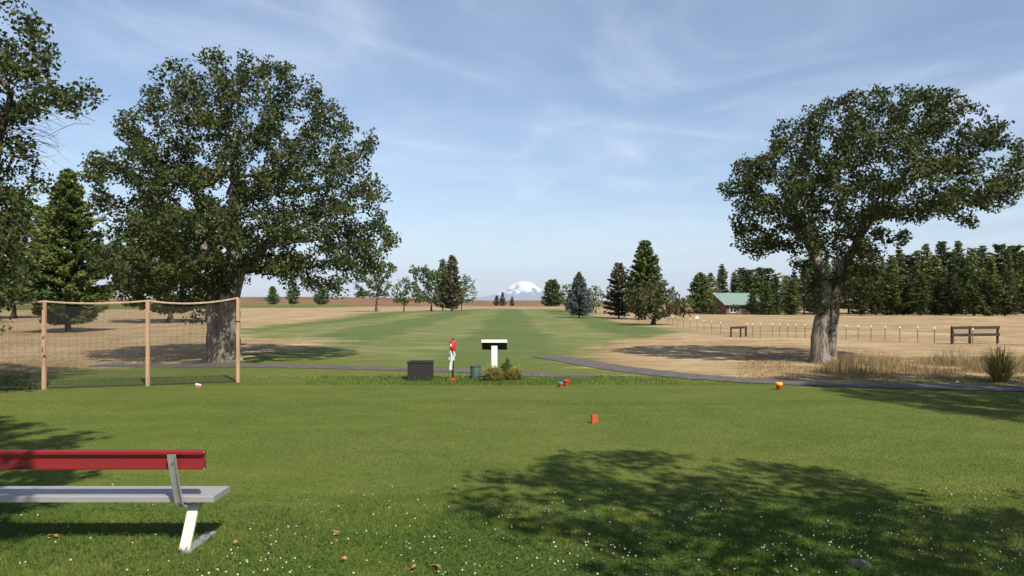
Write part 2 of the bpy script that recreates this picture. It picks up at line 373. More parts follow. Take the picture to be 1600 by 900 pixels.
# mountain, about fifty kilometres off
MD = 50000.0
prof = np.array([(560, 471), (640, 469.5), (700, 467.5), (740, 464.5), (765, 461), (778, 457), (788, 451), (797, 445.5), (806, 441), (813, 438.3), (820, 438.0), (828, 439.5), (834, 442.5), (842, 448.5), (852, 455), (866, 461.5), (890, 466.5), (940, 469.5), (1010, 471)], float)
mx_ = (prof[:, 0] - 800) / F * MD; mz_ = (HY - prof[:, 1]) / F * MD
ux = np.linspace(mx_[0], mx_[-1], 200); uy = np.linspace(-5200, 5200, 90)
MX, MY = np.meshgrid(ux, uy); hgt = np.interp(MX, mx_, mz_)
rid = np.array([[abs(mnoise.fractal(Vector((x / 900 + 3, y / 1500, 2.0)), 0.9, 2.1, 5)) for x in ux] for y in uy])
fall = np.clip(1 - np.abs(MY) / 5200, 0, 1) ** 1.25
MZ = hgt * fall * (1 - 0.30 * rid * np.clip(np.abs(MY) / 900, 0, 1)) - 30
MZ = np.minimum(MZ, hgt)
ii = np.arange(MX.size).reshape(MX.shape)
mf_ = np.stack([ii[:-1, :-1], ii[:-1, 1:], ii[1:, 1:], ii[1:, :-1]], -1).reshape(-1, 4)
mm, t, b = new_mat('mountain_snow_rock')
pos = nn(t, 'ShaderNodeNewGeometry').outputs['Position']; sx = nn(t, 'ShaderNodeSeparateXYZ'); t.links.new(pos, sx.inputs[0])
n = noise_n(t, 0.0022, 7, 0.7, pos, (1.0, 0.2, 0.45)); hh = mth(t, 'ADD', sx.outputs[2], mth(t, 'MULTIPLY', mth(t, 'SUBTRACT', n, 0.5), 3400.0))
t.links.new(mixn(t, rng(t, hh, 600, 730), (0.10, 0.10, 0.11), (0.85, 0.86, 0.88)), b.inputs['Base Color']); b.inputs['Roughness'].default_value = 0.9
MAT['mountain'] = mm
tag(link('mountain', raw_mesh('mountain', np.stack([MX, MY + MD, MZ], -1).reshape(-1, 3), mf_, True), mm), kind='structure')

# ------------------------------------------------------------------ trees
def sweep(chains, mat_name=None):
    """chains: list of (points (n,3), radii (n,), sides) -> verts, faces"""
    V, Fq, base = [], [], 0
    for P, Rr, n in chains:
        m = len(P)
        if m < 2: continue
        T = np.gradient(P, axis=0); T /= np.linalg.norm(T, axis=1, keepdims=True) + 1e-9
        u = np.cross(T[0], [0.3, 0.9, 0.2]); u /= np.linalg.norm(u) + 1e-9
        ang = np.arange(n) * 2 * np.pi / n; ca, sa = np.cos(ang), np.sin(ang)
        for i in range(m):
            u = u - T[i] * u.dot(T[i]); u /= np.linalg.norm(u) + 1e-9; w = np.cross(T[i], u)
            rr = Rr[i]
            if n >= 10: rr = rr * (1 + 0.07 * np.sin(ang * 3 + i * 0.25) + 0.05 * np.sin(ang * 7 + i * 0.5))
            V.append(P[i] + (np.outer(ca * rr, u) + np.outer(sa * rr, w)))
        k = np.arange(n); k2 = (k + 1) % n
        for i in range(m - 1):
            Fq.append(np.stack([base + i * n + k, base + i * n + k2, base + (i + 1) * n + k2, base + (i + 1) * n + k], -1))
        base += m * n
    return np.concatenate(V), np.concatenate(Fq)
def leaf_quads(P, size, rg, asp=0.55, up=0.5, v=None, dirs=None):
    """rhombic leaves at P"""
    n = len(P); a = rg.normal(size=(n, 3)) if dirs is None else dirs
    a /= np.linalg.norm(a, axis=1, keepdims=True) + 1e-9
    nr = rg.normal(size=(n, 3)); nr[:, 2] += up; b_ = np.cross(nr, a); b_ /= np.linalg.norm(b_, axis=1, keepdims=True) + 1e-9
    s = size * rg.uniform(0.65, 1.3, n)[:, None]
    V = np.stack([P - a * s * 0.5, P + b_ * s * asp * 0.5, P + a * s * 0.5, P - b_ * s * asp * 0.5], 1).reshape(-1, 3)
    Fc = np.arange(n * 4).reshape(n, 4); v = rg.uniform(0, 1, n) if v is None else v
    return V, Fc, np.repeat(v, 4)
def colonise(attr, nodes, parents, step, kill, iters=140, reach=99.0):
    nodes = [Vector(p) for p in nodes]; parents = list(parents); attr = [Vector(p) for p in attr]; dead = set()
    for it in range(iters):
        kd = kdtree.KDTree(len(nodes))
        for i, p in enumerate(nodes): kd.insert(p, i)
        kd.balance(); pull = {}; keep = []
        for a in attr:
            p, i, dist = kd.find(a)
            if dist < kill: continue
            keep.append(a)
            if dist < reach and i not in dead: pull.setdefault(i, []).append((a - nodes[i]).normalized())
        attr = keep
        if not pull: break
        grew = False
        for i, ds in pull.items():
            d = sum(ds, Vector())
            if d.length < 1e-3: continue
            d = (d.normalized() + Vector((random.uniform(-.18, .18), random.uniform(-.18, .18), random.uniform(-.1, .18)))).normalized()
            q = nodes[i] + d * step
            p, j, dist = kd.find(q)
            if dist < step * 0.3: dead.add(i); continue
            nodes.append(q); parents.append(i); grew = True
        if not grew: break
    return nodes, parents
def skeleton_mesh(nodes, parents, base_r, tip_r=0.006, expo=2.25, flare=0.4, fat_h=5.0):
    n = len(nodes); ch = [[] for _ in range(n)]
    for i, p in enumerate(parents):
        if p >= 0: ch[p].append(i)
    r = np.zeros(n)
    for i in range(n - 1, -1, -1):
        r[i] = tip_r if not ch[i] else sum(r[c] ** expo for c in ch[i]) ** (1 / expo)
    rid = np.zeros(n, int)
    for i, p in enumerate(parents): rid[i] = i if p < 0 else rid[p]
    zz = np.array([q.z for q in nodes]); hf = max(0.3, fat_h)
    roots = [i for i, p in enumerate(parents) if p < 0]
    for j, i in enumerate(roots):
        tgt = base_r[j] if isinstance(base_r, (list, tuple)) else base_r
        m_ = rid == i; big = m_ & (r > 0.35 * r[i])
        w = np.clip(1 - zz / hf, 0, 1) ** 0.7
        r = np.where(big, r * (1 + (max(tgt / r[i], 1) - 1) * w), r)
    base_r = base_r[0] if isinstance(base_r, (list, tuple)) else base_r
    P = np.array([tuple(q) for q in nodes]); rr = r * (1 + flare * np.exp(-np.maximum(P[:, 2], 0) / 0.35) * (r > base_r * 0.4))
    chains = []; stack = [0] + [i for i, p in enumerate(parents) if p < 0 and i]
    while stack:
        s0 = stack.pop(); c = [s0] if parents[s0] < 0 else [parents[s0], s0]
        cur = s0
        while ch[cur]:
            nxt = max(ch[cur], key=lambda q: r[q])
            stack += [q for q in ch[cur] if q != nxt]; c.append(nxt); cur = nxt
        rad = rr[c].copy()
        if parents[s0] >= 0: rad[0] = min(rad[0], rad[1] * 1.25)
        m = rad.max(); sides = 14 if m > 0.2 else 8 if m > 0.06 else 5 if m > 0.02 else 3
        chains.append((P[c], rad, sides))
    V, Fq = sweep(chains)
    return V, Fq, r, ch
def crown_points(poly, d, base, n, rg, depth=1.0, gap=0.45, gsc=1.3, mid=None):
    """points filling a crown whose front outline is poly (photo pixels) at depth d; round in plan; local to base"""
    poly = np.array(poly, float); cc = poly.mean(0); poly = cc + (poly - cc) * 1.025; xl, xh = poly[:, 0].min(), poly[:, 0].max(); yl, yh = poly[:, 1].min(), poly[:, 1].max()
    rows = np.linspace(yl + 0.5, yh - 0.5, 60); xx = np.linspace(xl - 1, xh + 1, 240)
    INS = [in_poly(xx, np.full_like(xx, yv), poly) for yv in rows]; out = []; off = rg.uniform(0, 50, 3)
    while len(out) < n:
        x = rg.uniform(xl, xh); y = rg.uniform(yl, yh)
        if not in_poly(np.array([x]), np.array([y]), poly)[0]: continue
        ins = INS[int(np.argmin(np.abs(rows - y)))]; k0 = int(np.argmin(np.abs(xx - x)))   # the lobe of the outline this point lies in
        if not ins[k0]: continue
        k1 = k0
        while k0 > 0 and ins[k0 - 1]: k0 -= 1
        while k1 < 239 and ins[k1 + 1]: k1 += 1
        a, h_ = xx[k0], xx[k1]
        if not (h_ > a): continue
        c = (a + h_) / 2; w = (h_ - a) / 2; u = float(np.clip((x - c) / w, -1, 1))
        dep = depth * w * math.sqrt(max(0.0, 1 - u * u)) / F * d
        v = rg.uniform(-1, 1); v = math.copysign(abs(v) ** 0.75, v)
        p = at(x, y, d); p.y += v * dep; p -= base
        g = mnoise.noise(Vector((p.x / gsc + off[0], p.y / gsc + off[1], p.z / gsc + off[2])))
        if g < -gap * 0.5 and rg.uniform() < 0.9: continue
        if 22 < d < 40 and p.z < 2.3 and mnoise.noise(Vector((p.x * 1.1 + 7, p.y * 1.1, 3.0))) < 0.22: continue   # only a few boughs hang low
        out.append(tuple(p))
    return np.array(out)
def copy_tree(root, loc, rz, sc, label, group=None):
    r_ = root.copy(); C.objects.link(r_); r_.location = loc; r_.rotation_euler = (0, 0, rz); r_.scale = sc if isinstance(sc, tuple) else (sc, sc, sc)
    r_['label'] = label
    if group: r_['group'] = group
    elif 'group' in r_: del r_['group']
    for chd in root.children:
        c = chd.copy(); C.objects.link(c); c.parent = r_
    return r_
def broad_tree(name, label, cat, base, trunks, poly, d, n_attr, leaf, per, base_r, mat, bark, seed, step=0.28, kill=0.5, depth=1.0, gap=0.45, gsc=1.3, spread=0.26, group=None, bare=None, extra=None, tip=0.006, tw=0.022):
    """tree grown towards a crown outline; trunks: list of point lists (local)"""
    rg = np.random.default_rng(seed); random.seed(seed)
    root = empty(name, base, label, cat, group)
    A = crown_points(poly, d, Vector(base), n_attr, rg, depth, gap, gsc)
    if extra is not None: A = np.concatenate([A, np.array(extra)])
    nodes, par = [], []
    for ti, pl in enumerate(trunks):
        prev = -1
        for a, b_ in zip(pl[:-1], pl[1:]):
            a, b_ = Vector(a), Vector(b_); m = max(1, int((b_ - a).length / 0.22))
            for k in range(m):
                q = a.lerp(b_, k / m); wv = 0.03 if nodes else 0
                nodes.append(q + Vector((random.uniform(-wv, wv), random.uniform(-wv, wv), 0))); par.append(prev); prev = len(nodes) - 1
        nodes.append(Vector(pl[-1])); par.append(prev)
    nodes, par = colonise(A, nodes, par, step, kill)
    br0 = base_r[0] if isinstance(base_r, (list, tuple)) else base_r
    V, Fq, r, ch = skeleton_mesh(nodes, par, base_r, tip, fat_h=max(q[2] for q in trunks[0]) * 1.15)
    link('trunk', raw_mesh('trunk', V, Fq, True), MAT[bark], root)
    P = np.array([tuple(q) for q in nodes]); sel = (r < tw) & (P[:, 2] > (0.5 if br0 > 0.03 else 0.05))
    if bare is not None: sel &= ~bare(P)
    T = P[sel]; cl = rg.uniform(0, 1, len(T))
    off = rg.normal(size=(len(T) * per, 3)); off /= np.linalg.norm(off, axis=1, keepdims=True); off *= (rg.uniform(0.1, 1, len(off)) ** 0.5)[:, None] * spread
    LP = np.repeat(T, per, 0) + off * np.array([1, 1, 0.75])
    v = np.clip(np.repeat(cl, per) * 0.45 + rg.uniform(0, 0.55, len(LP)), 0, 1)
    V, Fc, va = leaf_quads(LP, leaf, rg, 0.6, 0.5, v)
    link('crown', raw_mesh('crown', V, Fc, False, {'v': va}), MAT[mat], root)
    return root
def conifer(name, label, cat, base, h, w, seed, mat='conifer_needle', bark='bark_dark', clear=0.08, dens=1.0, leaf=0.24, droop=0.25, power=0.8, irregular=0.25, group=None, taper=0.75, brown_top=False):
    """whorled branches with needle tufts; h height, w full width"""
    rg = np.random.default_rng(seed)
    root = empty(name, base, label, cat, group)
    tr = np.stack([np.zeros(9), np.zeros(9), np.linspace(-0.1, h, 9)], -1); tr[1:-1, :2] += rg.normal(0, 0.006 * h, (7, 2))
    r0 = max(0.05, 0.018 * h); chains = [(tr, np.linspace(r0, 0.012, 9), 7)]
    Ps, Ds, Vs = [], [], []
    z = clear * h; gap = max(0.22, 0.028 * h) / dens ** 0.5
    lob = rg.uniform(0, 6.28, 4)
    while z < h * 0.985:
        f = (z / h - clear) / (1 - clear)
        env = (1 - f) ** power if f > 0.16 else (0.62 + 0.38 * f / 0.16) * (1 - f) ** power
        nb = int(rg.integers(5, 8))
        a0 = rg.uniform(0, 6.28)
        for k in range(nb):
            a = a0 + k * 6.283 / nb + rg.uniform(-0.3, 0.3)
            ln = 0.5 * w * env * (1 + irregular * (0.6 * math.sin(2 * a + lob[0] + z * 0.7) + rg.uniform(-1, 0.6)))
            ln = max(ln, 0.12)
            tt = np.linspace(0, 1, 5); up = rg.uniform(0.0, 0.25) - droop * (1 - f)
            q = np.stack([np.cos(a) * ln * tt, np.sin(a) * ln * tt, z + ln * (up * tt + 0.22 * tt ** 2)], -1)
            chains.append((q, np.linspace(0.012 + 0.012 * ln, 0.006, 5), 3))
            m = max(5, int(dens * (10 + 34 * ln)))
            u = rg.uniform(0.12, 1.06, m) ** 0.72
            c = np.stack([np.interp(u, tt, q[:, j]) for j in range(3)], -1)
            c += rg.normal(size=(m, 3)) * np.array([0.10, 0.10, 0.07]) * (0.55 + 0.28 * ln)
            dr = np.stack([np.full(m, math.cos(a)), np.full(m, math.sin(a)), np.full(m, 0.35)], -1) + rg.normal(size=(m, 3)) * 0.75
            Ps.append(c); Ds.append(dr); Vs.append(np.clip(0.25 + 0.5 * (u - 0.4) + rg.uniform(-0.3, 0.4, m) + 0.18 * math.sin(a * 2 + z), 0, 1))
        z += gap * rg.uniform(0.75, 1.25)
    V, Fq = sweep(chains)
    link('trunk', raw_mesh('trunk', V, Fq, True), MAT[bark], root)
    P = np.concatenate(Ps); D = np.concatenate(Ds); vv = np.concatenate(Vs)
    if brown_top:
        top = P[:, 2] > h * 0.84
        V, Fc, va = leaf_quads(P[top][::2], leaf, rg, 0.42, 0.8, vv[top][::2], D[top][::2])
        link('dead_top', raw_mesh('dead_top', V, Fc, False, {'v': va}), MAT['brown_needle'], root)
        P, D, vv = P[~top], D[~top], vv[~top]
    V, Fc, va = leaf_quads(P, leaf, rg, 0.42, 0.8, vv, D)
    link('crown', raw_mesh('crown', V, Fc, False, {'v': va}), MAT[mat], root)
    return root
def gloc(x, y):
    p = gp(x, y); p.z = float(ground_z(p.x, p.y)); return p
def con_px(name, label, x, top, base, wpx, seed, group=None, **kw):
    p = gloc(x, base); s = p.y / F
    return conifer(name, label, 'tree', p, (base - top) * s, wpx * s, seed, group=group, **kw)
def bush_px(name, label, cat, x, base, poly, seed, n_attr, leaf, per, mat, base_r=0.16, **kw):
    p = gloc(x, base); zt = float(at(x, max(q[1] for q in poly), p.y).z) - p.z
    tr = [[(0, 0, -0.1), (0.02, 0, max(0.25, zt * 0.6)), (0.05, 0.0, max(0.5, zt + 0.3))]]
    return broad_tree(name, label, cat, p, tr, poly, p.y, n_attr, leaf, per, base_r, mat, 'bark_dark', seed, **kw)

# the two great oaks
p = gloc(352, 564); s = p.y / F
OAK_L = [(390, 82), (440, 93), (478, 118), (512, 160), (545, 183), (588, 208), (578, 240), (556, 262), (598, 284), (614, 308), (592, 332), (628, 374), (606, 402), (592, 428), (560, 432), (548, 470), (500, 478), (486, 516), (468, 500), (462, 462), (425, 440), (395, 430), (372, 448),
         (336, 452), (300, 478), (276, 512), (236, 494), (196, 482), (176, 455), (160, 425), (178, 380), (176, 335), (152, 286), (186, 236), (204, 204), (236, 160), (258, 120), (300, 104), (342, 90)]
lt = [[(-0.05, 0, -0.2), (-0.05, 0.0, 0.7), (0.02, 0.05, 1.6), (0.16, 0.05, 2.6), (0.25, 0.1, 3.6), (0.22, 0.1, 5.0), (0.3, 0.0, 6.6)],
      [(-0.32, 0.05, -0.2), (-0.36, 0.0, 0.8), (-0.42, 0.0, 1.5), (-0.45, 0.1, 2.4), (-0.7, 0.3, 3.4), (-1.1, 0.2, 4.8)],
      [(0.30, -0.05, -0.2), (0.28, -0.05, 0.9), (0.27, 0.0, 2.0), (0.5, 0.0, 3.0), (1.3, -0.3, 3.7), (2.2, -0.5, 4.2)]]
oakL = broad_tree('oak_tree', 'huge domed oak with twin grey trunks behind the netting', 'tree', p, lt, OAK_L, p.y, 3300, 0.118, 42, (0.34, 0.24, 0.22), 'oak_leaf', 'bark', 11, spread=0.30, gap=0.26, gsc=1.0, depth=0.92, tw=0.017)
p = gloc(1280, 567)
OAK_R = [(1472, 138), (1496, 150), (1506, 188), (1548, 212), (1530, 245), (1582, 240), (1574, 282), (1545, 290), (1576, 312), (1545, 335), (1530, 360), (1490, 352), (1440, 335), (1415, 372), (1385, 410), (1372, 455), (1340, 478), (1300, 470), (1262, 500), (1250, 470), (1246, 425), (1225, 388), (1180, 412),
         (1142, 385), (1150, 332), (1140, 292), (1166, 238), (1200, 236), (1216, 188), (1258, 172), (1300, 150), (1346, 143), (1388, 160), (1420, 148)]
rgx = np.random.default_rng(4); exr = [tuple(at(x, y, p.y + dd) - p) for x, y, dd in zip(rgx.uniform(1246, 1285, 70), rgx.uniform(405, 500, 70), rgx.uniform(-0.7, 0.5, 70)) if x > 1246 + max(0, y - 450) * 0.5]
rt = [[(0, 0, -0.2), (0.02, 0, 0.8), (0.12, 0, 1.6), (0.2, 0.0, 2.6), (-0.3, 0, 3.8), (-0.8, 0.1, 5.0)],
      [(0.42, 0.35, -0.2), (0.5, 0.35, 0.9), (0.6, 0.3, 1.8), (0.8, 0.2, 3.0), (1.4, 0.1, 4.2), (2.2, 0.0, 5.4)]]
oakR = broad_tree('oak_tree', 'lopsided oak with two leaning trunks in the dry grass by the cart path', 'tree', p, rt, OAK_R, p.y, 2900, 0.118, 44, (0.25, 0.22), 'oak_leaf', 'bark', 23, extra=exr, spread=0.29, gsc=1.0, gap=0.22, depth=0.95, tw=0.017)
# tree at the left edge, trunk out of the frame
d0 = 15.0; bl = Vector((-11.0, d0, 0))
EDGE = [(-230, -100), (-120, -170), (-20, -60), (10, 5), (42, 12), (60, 40), (88, 60), (84, 95), (108, 108), (120, 130), (162, 172), (120, 178), (70, 180), (48, 205), (40, 235), (74, 258), (70, 275), (86, 300), (40, 330), (30, 380), (40, 420), (20, 470), (36, 520), (-30, 500), (-130, 470), (-240, 420), (-280, 150)]
def bare_left(P):
    q = P + np.array(bl); sx_ = 800 + F * q[:, 0] / q[:, 1]; sy_ = HY + F * (H - q[:, 2]) / q[:, 1]
    return ((sx_ > 44) & (sy_ > 178) & (sy_ < 262)) | ((sy_ > 300) & (sy_ < 440) & (sx_ > 42))
ex = [tuple(at(x, y, d0 + dd) - bl) for x, y, dd in zip(rgx.uniform(40, 104, 90), rgx.uniform(186, 258, 90), rgx.uniform(-0.6, 0.6, 90)) if x < 108 - abs(y - 215) * 0.5]
ex += [tuple(at(x, y, d0 + dd) - bl) for x, y, dd in zip(rgx.uniform(-20, 66, 60), rgx.uniform(300, 470, 60), rgx.uniform(-0.8, 0.8, 60))]
edge_tree = broad_tree('oak_tree', 'dark tree leaning in from the side with bare hanging twigs', 'tree', bl, [[(0, 0, -0.2), (0.1, 0, 1.5), (0.2, 0.1, 3), (0.5, 0, 4.5), (0.9, 0, 6.2)]], EDGE, d0, 4600, 0.105, 42, 0.24, 'oak_leaf', 'bark_dark', 31, spread=0.30, gap=0.7, bare=bare_left, extra=ex, depth=0.8)

def dead_twig(p0, p1, r):
    # one bare twig, arched, with finer side shoots
    q0, q1 = Vector(p0), Vector(p1); dv = q1 - q0; ln = dv.length; bm_ = BM()
    def arc(a, b_, sag, k=7): return [a.lerp(b_, i / k) + Vector((random.uniform(-.012, .012), random.uniform(-.012, .012), sag * 4 * (i / k) * (1 - i / k))) for i in range(k + 1)]
    main = arc(q0, q1, 0.10 * ln); bm_.tube(main, [r * (1 - 0.75 * i / 7) for i in range(8)], 4)
    for i in (2, 3, 4, 5, 6):
        e = main[i] + (dv.normalized() + Vector((0, random.uniform(-.6, .6), random.uniform(-.75, .6)))) * ln * random.uniform(0.16, 0.36)
        bm_.tube(arc(main[i], e, -0.02, 4), [r * 0.5 * (1 - 0.16 * j) for j in range(5)], 3)
    bm_.build('dead_twig', MAT['bark_dark'], edge_tree)
random.seed(12)
for k in range(16):
    y0 = 176 + k * 5.0; dd = random.uniform(-0.5, 0.5)
    dead_twig(at(random.uniform(18, 40), y0, d0 + dd) - bl, at(random.uniform(72, 104) - abs(k - 6) * 1.2, y0 + random.uniform(4, 26), d0 + dd + random.uniform(-.4, .4)) - bl, random.uniform(0.006, 0.010))
for k in range(9):
    y0 = 262 + k * 16; dd = random.uniform(-0.6, 0.3)
    dead_twig(at(random.uniform(-25, 5), y0, d0 + dd) - bl, at(random.uniform(38, 66), y0 + random.uniform(10, 50), d0 + dd) - bl, random.uniform(0.007, 0.012))

# trees behind the camera whose shade falls over the tee (copies of the oak)
shade = broad_tree('oak_tree', 'leafy oak whose shade falls over the clover lawn', 'tree', Vector((0, 30, 0)), [[(0, 0, -0.2), (0.1, 0, 2.5), (0.0, 0, 4.2), (-0.3, 0, 6.0)]],
    [(700, 365), (690, 330), (740, 300), (680, 270), (720, 225), (770, 195), (830, 190), (880, 220), (900, 265), (870, 300), (925, 330), (890, 365), (820, 350), (760, 372)], 30.0, 620, 0.15, 22, 0.24, 'oak_leaf', 'bark', 35, step=0.3, gap=0.05, gsc=1.5, spread=0.34, depth=0.75)
shade.location = (5.8, 1.2, 0)
copy_tree(oakL, (15.0, 7.6, 0), R(40), (0.85, 0.85, 1.4), 'leafy oak whose shade crosses the lawn beside the cart path')
conifer('pine_tree', 'tall pine whose shade falls beside the bench', 'tree', (-2.7, 1.6, 0), 13.0, 3.7, 33, dens=1.1, leaf=0.22, clear=0.34, power=0.5, irregular=0.35)

# conifers and bushes
con_px('pine_tree', 'bushy dark pine standing in straw behind the netting', 107, 265, 519, 135, 41, dens=2.2, leaf=0.27, clear=0.07, power=0.62, irregular=0.35)
bush_px('juniper_tree', 'low dark tree in straw behind the twin trunked oak', 'tree', 266, 504, [(200, 335), (270, 318), (335, 340), (350, 420), (335, 478), (270, 490), (205, 478), (180, 420)], 43, 800, 0.32, 40, 'conifer_needle', 0.3, step=0.4, kill=0.7, spread=0.45, gsc=2.0)
bush_px('juniper_tree', 'round dark tree half hidden behind the bare hanging twigs', 'tree', 22, 497, [(-60, 330), (10, 295), (66, 320), (74, 400), (60, 470), (0, 480), (-70, 470)], 44, 800, 0.32, 46, 'conifer_needle', 0.3, step=0.4, kill=0.7, spread=0.45, gsc=2.0)
for i, (x, tp, bs, w) in enumerate(((426, 447, 477, 24), (458, 440, 477, 26), (502, 446, 477, 28))):
    con_px('pine_tree', ['small far pine on the plain, seen past the oak trunk', 'far pine on the plain beneath the oak, taller than its neighbours', 'broad far pine on the plain under the oak branches'][i], x, tp, bs, w, 50 + i, dens=0.35, leaf=0.7, power=0.6)
bush_px('locust_tree', 'open layered dark green tree beside the oak tip on the fairway edge', 'tree', 588, 487, [(578, 404), (610, 408), (620, 420), (602, 436), (614, 452), (598, 468), (575, 462), (550, 470), (546, 456), (566, 444), (552, 428), (570, 418)], 61, 260, 0.5, 12, 'conifer_needle', 0.28, step=0.55, kill=0.8, spread=0.6, gsc=2.2)
bush_px('locust_tree', 'small slender light green tree with a low skirt of leaves', 'tree', 631, 488, [(632, 432), (648, 436), (652, 452), (646, 474), (614, 474), (612, 456), (618, 442)], 62, 120, 0.5, 9, 'light_leaf', 0.14, step=0.5, kill=0.8, spread=0.6, gsc=1.6, gap=0.3)
bush_px('locust_tree', 'spreading light green tree beside the brown conifer', 'tree', 674, 486, [(655, 414), (680, 418), (700, 430), (704, 470), (682, 474), (650, 472), (642, 452), (660, 440), (640, 424)], 63, 260, 0.5, 13, 'light_leaf', 0.2, step=0.55, kill=0.8, spread=0.65, gsc=2.0)
con_px('conifer_tree', 'tall olive brown conifer with a pointed top in the fairway tree row', 706, 399, 486, 44, 64, mat='brown_needle', dens=0.75, leaf=0.45, power=0.55, clear=0.06)
con_px('conifer_tree', 'dark green pointed conifer rising between leafy tree and brown conifer', 692, 402, 485, 34, 65, dens=0.6, leaf=0.45, power=0.6)
bush_px('locust_tree', 'thin airy green tree on the mountain side of the brown conifer', 'tree', 721, 485, [(716, 430), (736, 432), (748, 452), (738, 474), (716, 476), (708, 455)], 66, 130, 0.5, 8, 'light_leaf', 0.14, step=0.55, kill=0.8, spread=0.6, gsc=1.5, gap=0.25)
con_px('juniper_tree', 'small juniper in front of the mountain, left of a pair', 776, 461, 477.5, 11, 67, mat='juniper_leaf', dens=0.3, leaf=0.6, power=0.6, clear=0.02)
con_px('juniper_tree', 'pointed juniper in front of the mountain, tallest of three', 785, 456, 477.8, 14, 68, mat='juniper_leaf', dens=0.3, leaf=0.6, power=0.7, clear=0.02)
con_px('juniper_tree', 'lone small juniper below the snowy summit', 800, 463, 478, 9, 69, mat='juniper_leaf', dens=0.3, leaf=0.6, power=0.7, clear=0.02)
con_px('pine_tree', 'dense round topped green pine at the far end of the fairway', 863, 438, 478.5, 36, 70, dens=0.6, leaf=0.8, power=0.42, clear=0.03, irregular=0.15)
bush_px('locust_tree', 'pale green leafy tree behind the blue spruce, fairway side', 'tree', 889, 487, [(880, 446), (896, 443), (904, 460), (900, 480), (880, 481), (874, 462)], 71, 110, 0.5, 10, 'light_leaf', 0.14, step=0.5, kill=0.8, spread=0.6)
bush_px('locust_tree', 'pale green leafy tree between blue spruce and dark conifers', 'tree', 931, 489, [(920, 444), (938, 444), (944, 462), (938, 484), (918, 484), (912, 462)], 72, 130, 0.45, 10, 'light_leaf', 0.14, step=0.5, kill=0.8, spread=0.6)
con_px('spruce_tree', 'blue grey spruce with a brown dying top on the fairway', 905, 426, 498, 50, 73, mat='spruce_needle', dens=1.6, leaf=0.22, power=0.72, clear=0.09, droop=0.35, brown_top=True, irregular=0.15)
con_px('conifer_tree', 'dark conifer with a thin brown spike beside the tall pine', 967, 410, 498, 50, 74, mat='juniper_leaf', dens=1.0, leaf=0.3, power=0.5, clear=0.06, brown_top=True, irregular=0.3)
con_px('pine_tree', 'tall full green pine, highest in the fairway clump', 1008, 376, 500, 66, 75, dens=1.1, leaf=0.34, power=0.5, clear=0.10, irregular=0.25)
bush_px('juniper_tree', 'wide olive round tree in front of the tall pine', 'tree', 1021, 507, [(990, 455), (1005, 442), (1030, 440), (1050, 450), (1066, 470), (1062, 492), (1030, 500), (992, 498), (982, 478)], 76, 520, 0.25, 18, 'juniper_leaf', 0.22, step=0.35, kill=0.55, spread=0.38, gsc=1.5)
bush_px('shrub', 'olive bush beside the round tree at the field fence', 'shrub', 1068, 498, [(1050, 468), (1065, 460), (1082, 466), (1086, 486), (1070, 494), (1050, 492)], 77, 160, 0.28, 16, 'juniper_leaf', 0.1, step=0.35, kill=0.55, spread=0.4)
con_px('pine_tree', 'green pine at the near corner of the green roofed house', 1094, 426, 491, 46, 78, dens=0.7, leaf=0.4, power=0.55, clear=0.05)
con_px('pine_tree', 'grey green pine behind the pine at the house corner', 1110, 422, 488, 32, 79, mat='pine_light', dens=0.5, leaf=0.45, power=0.55)
bush_px('shrub', 'low bush in front of the green roofed house', 'shrub', 1117, 491, [(1106, 470), (1118, 466), (1127, 474), (1127, 488), (1106, 489)], 80, 90, 0.34, 14, 'juniper_leaf', 0.08, step=0.4, kill=0.6, spread=0.45)
bush_px('shrub', 'small yellow green bush at the house wall', 'shrub', 1150, 490.5, [(1144, 477), (1152, 474), (1158, 480), (1156, 488), (1145, 488)], 81, 60, 0.32, 12, 'light_leaf', 0.06, step=0.4, kill=0.6, spread=0.4)

# pine wood across the field: seven kinds of pine copied with their parts
protos = []
for i in range(7):
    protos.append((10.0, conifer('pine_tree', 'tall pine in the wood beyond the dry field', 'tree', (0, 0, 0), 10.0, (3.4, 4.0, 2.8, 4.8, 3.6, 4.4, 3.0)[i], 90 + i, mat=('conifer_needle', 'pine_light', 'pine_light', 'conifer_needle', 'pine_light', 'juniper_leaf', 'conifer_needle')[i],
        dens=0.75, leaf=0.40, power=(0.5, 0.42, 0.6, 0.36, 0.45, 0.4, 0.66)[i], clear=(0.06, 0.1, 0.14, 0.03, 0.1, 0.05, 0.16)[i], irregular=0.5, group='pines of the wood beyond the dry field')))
used = set(); rw = random.Random(5)
wood = [(1128, 411, 486), (1147, 424, 486), (1160, 418, 486.5), (1173, 421, 487), (1186, 414, 488), (1200, 413, 489), (1213, 428, 490), (1228, 426, 489), (1241, 418, 490), (1256, 408, 489), (1272, 400, 488), (1290, 396, 490), (1308, 400, 489), (1326, 396, 490), (1345, 398, 489), (1362, 400, 490), (1378, 398, 489),
        (1393, 398, 491), (1405, 384, 489), (1420, 397, 491), (1433, 390, 489), (1447, 379, 490), (1460, 399, 491), (1472, 377, 489), (1485, 394, 491), (1497, 375, 489), (1509, 402, 492), (1519, 388, 490), (1535, 383, 489), (1549, 398, 491), (1561, 383, 489), (1574, 393, 491), (1585, 385, 489), (1598, 390, 491), (1614, 384, 490), (1632, 392, 491), (1650, 386, 490)]
front = [(1176, 452, 491), (1196, 440, 492), (1236, 440, 492), (1345, 432, 493), (1368, 430, 493), (1392, 428, 493), (1412, 434, 493), (1438, 430, 493.5), (1462, 436, 493), (1486, 426, 493.5), (1522, 432, 494.5), (1545, 424, 494.5), (1570, 430, 494.5), (1606, 428, 494)]
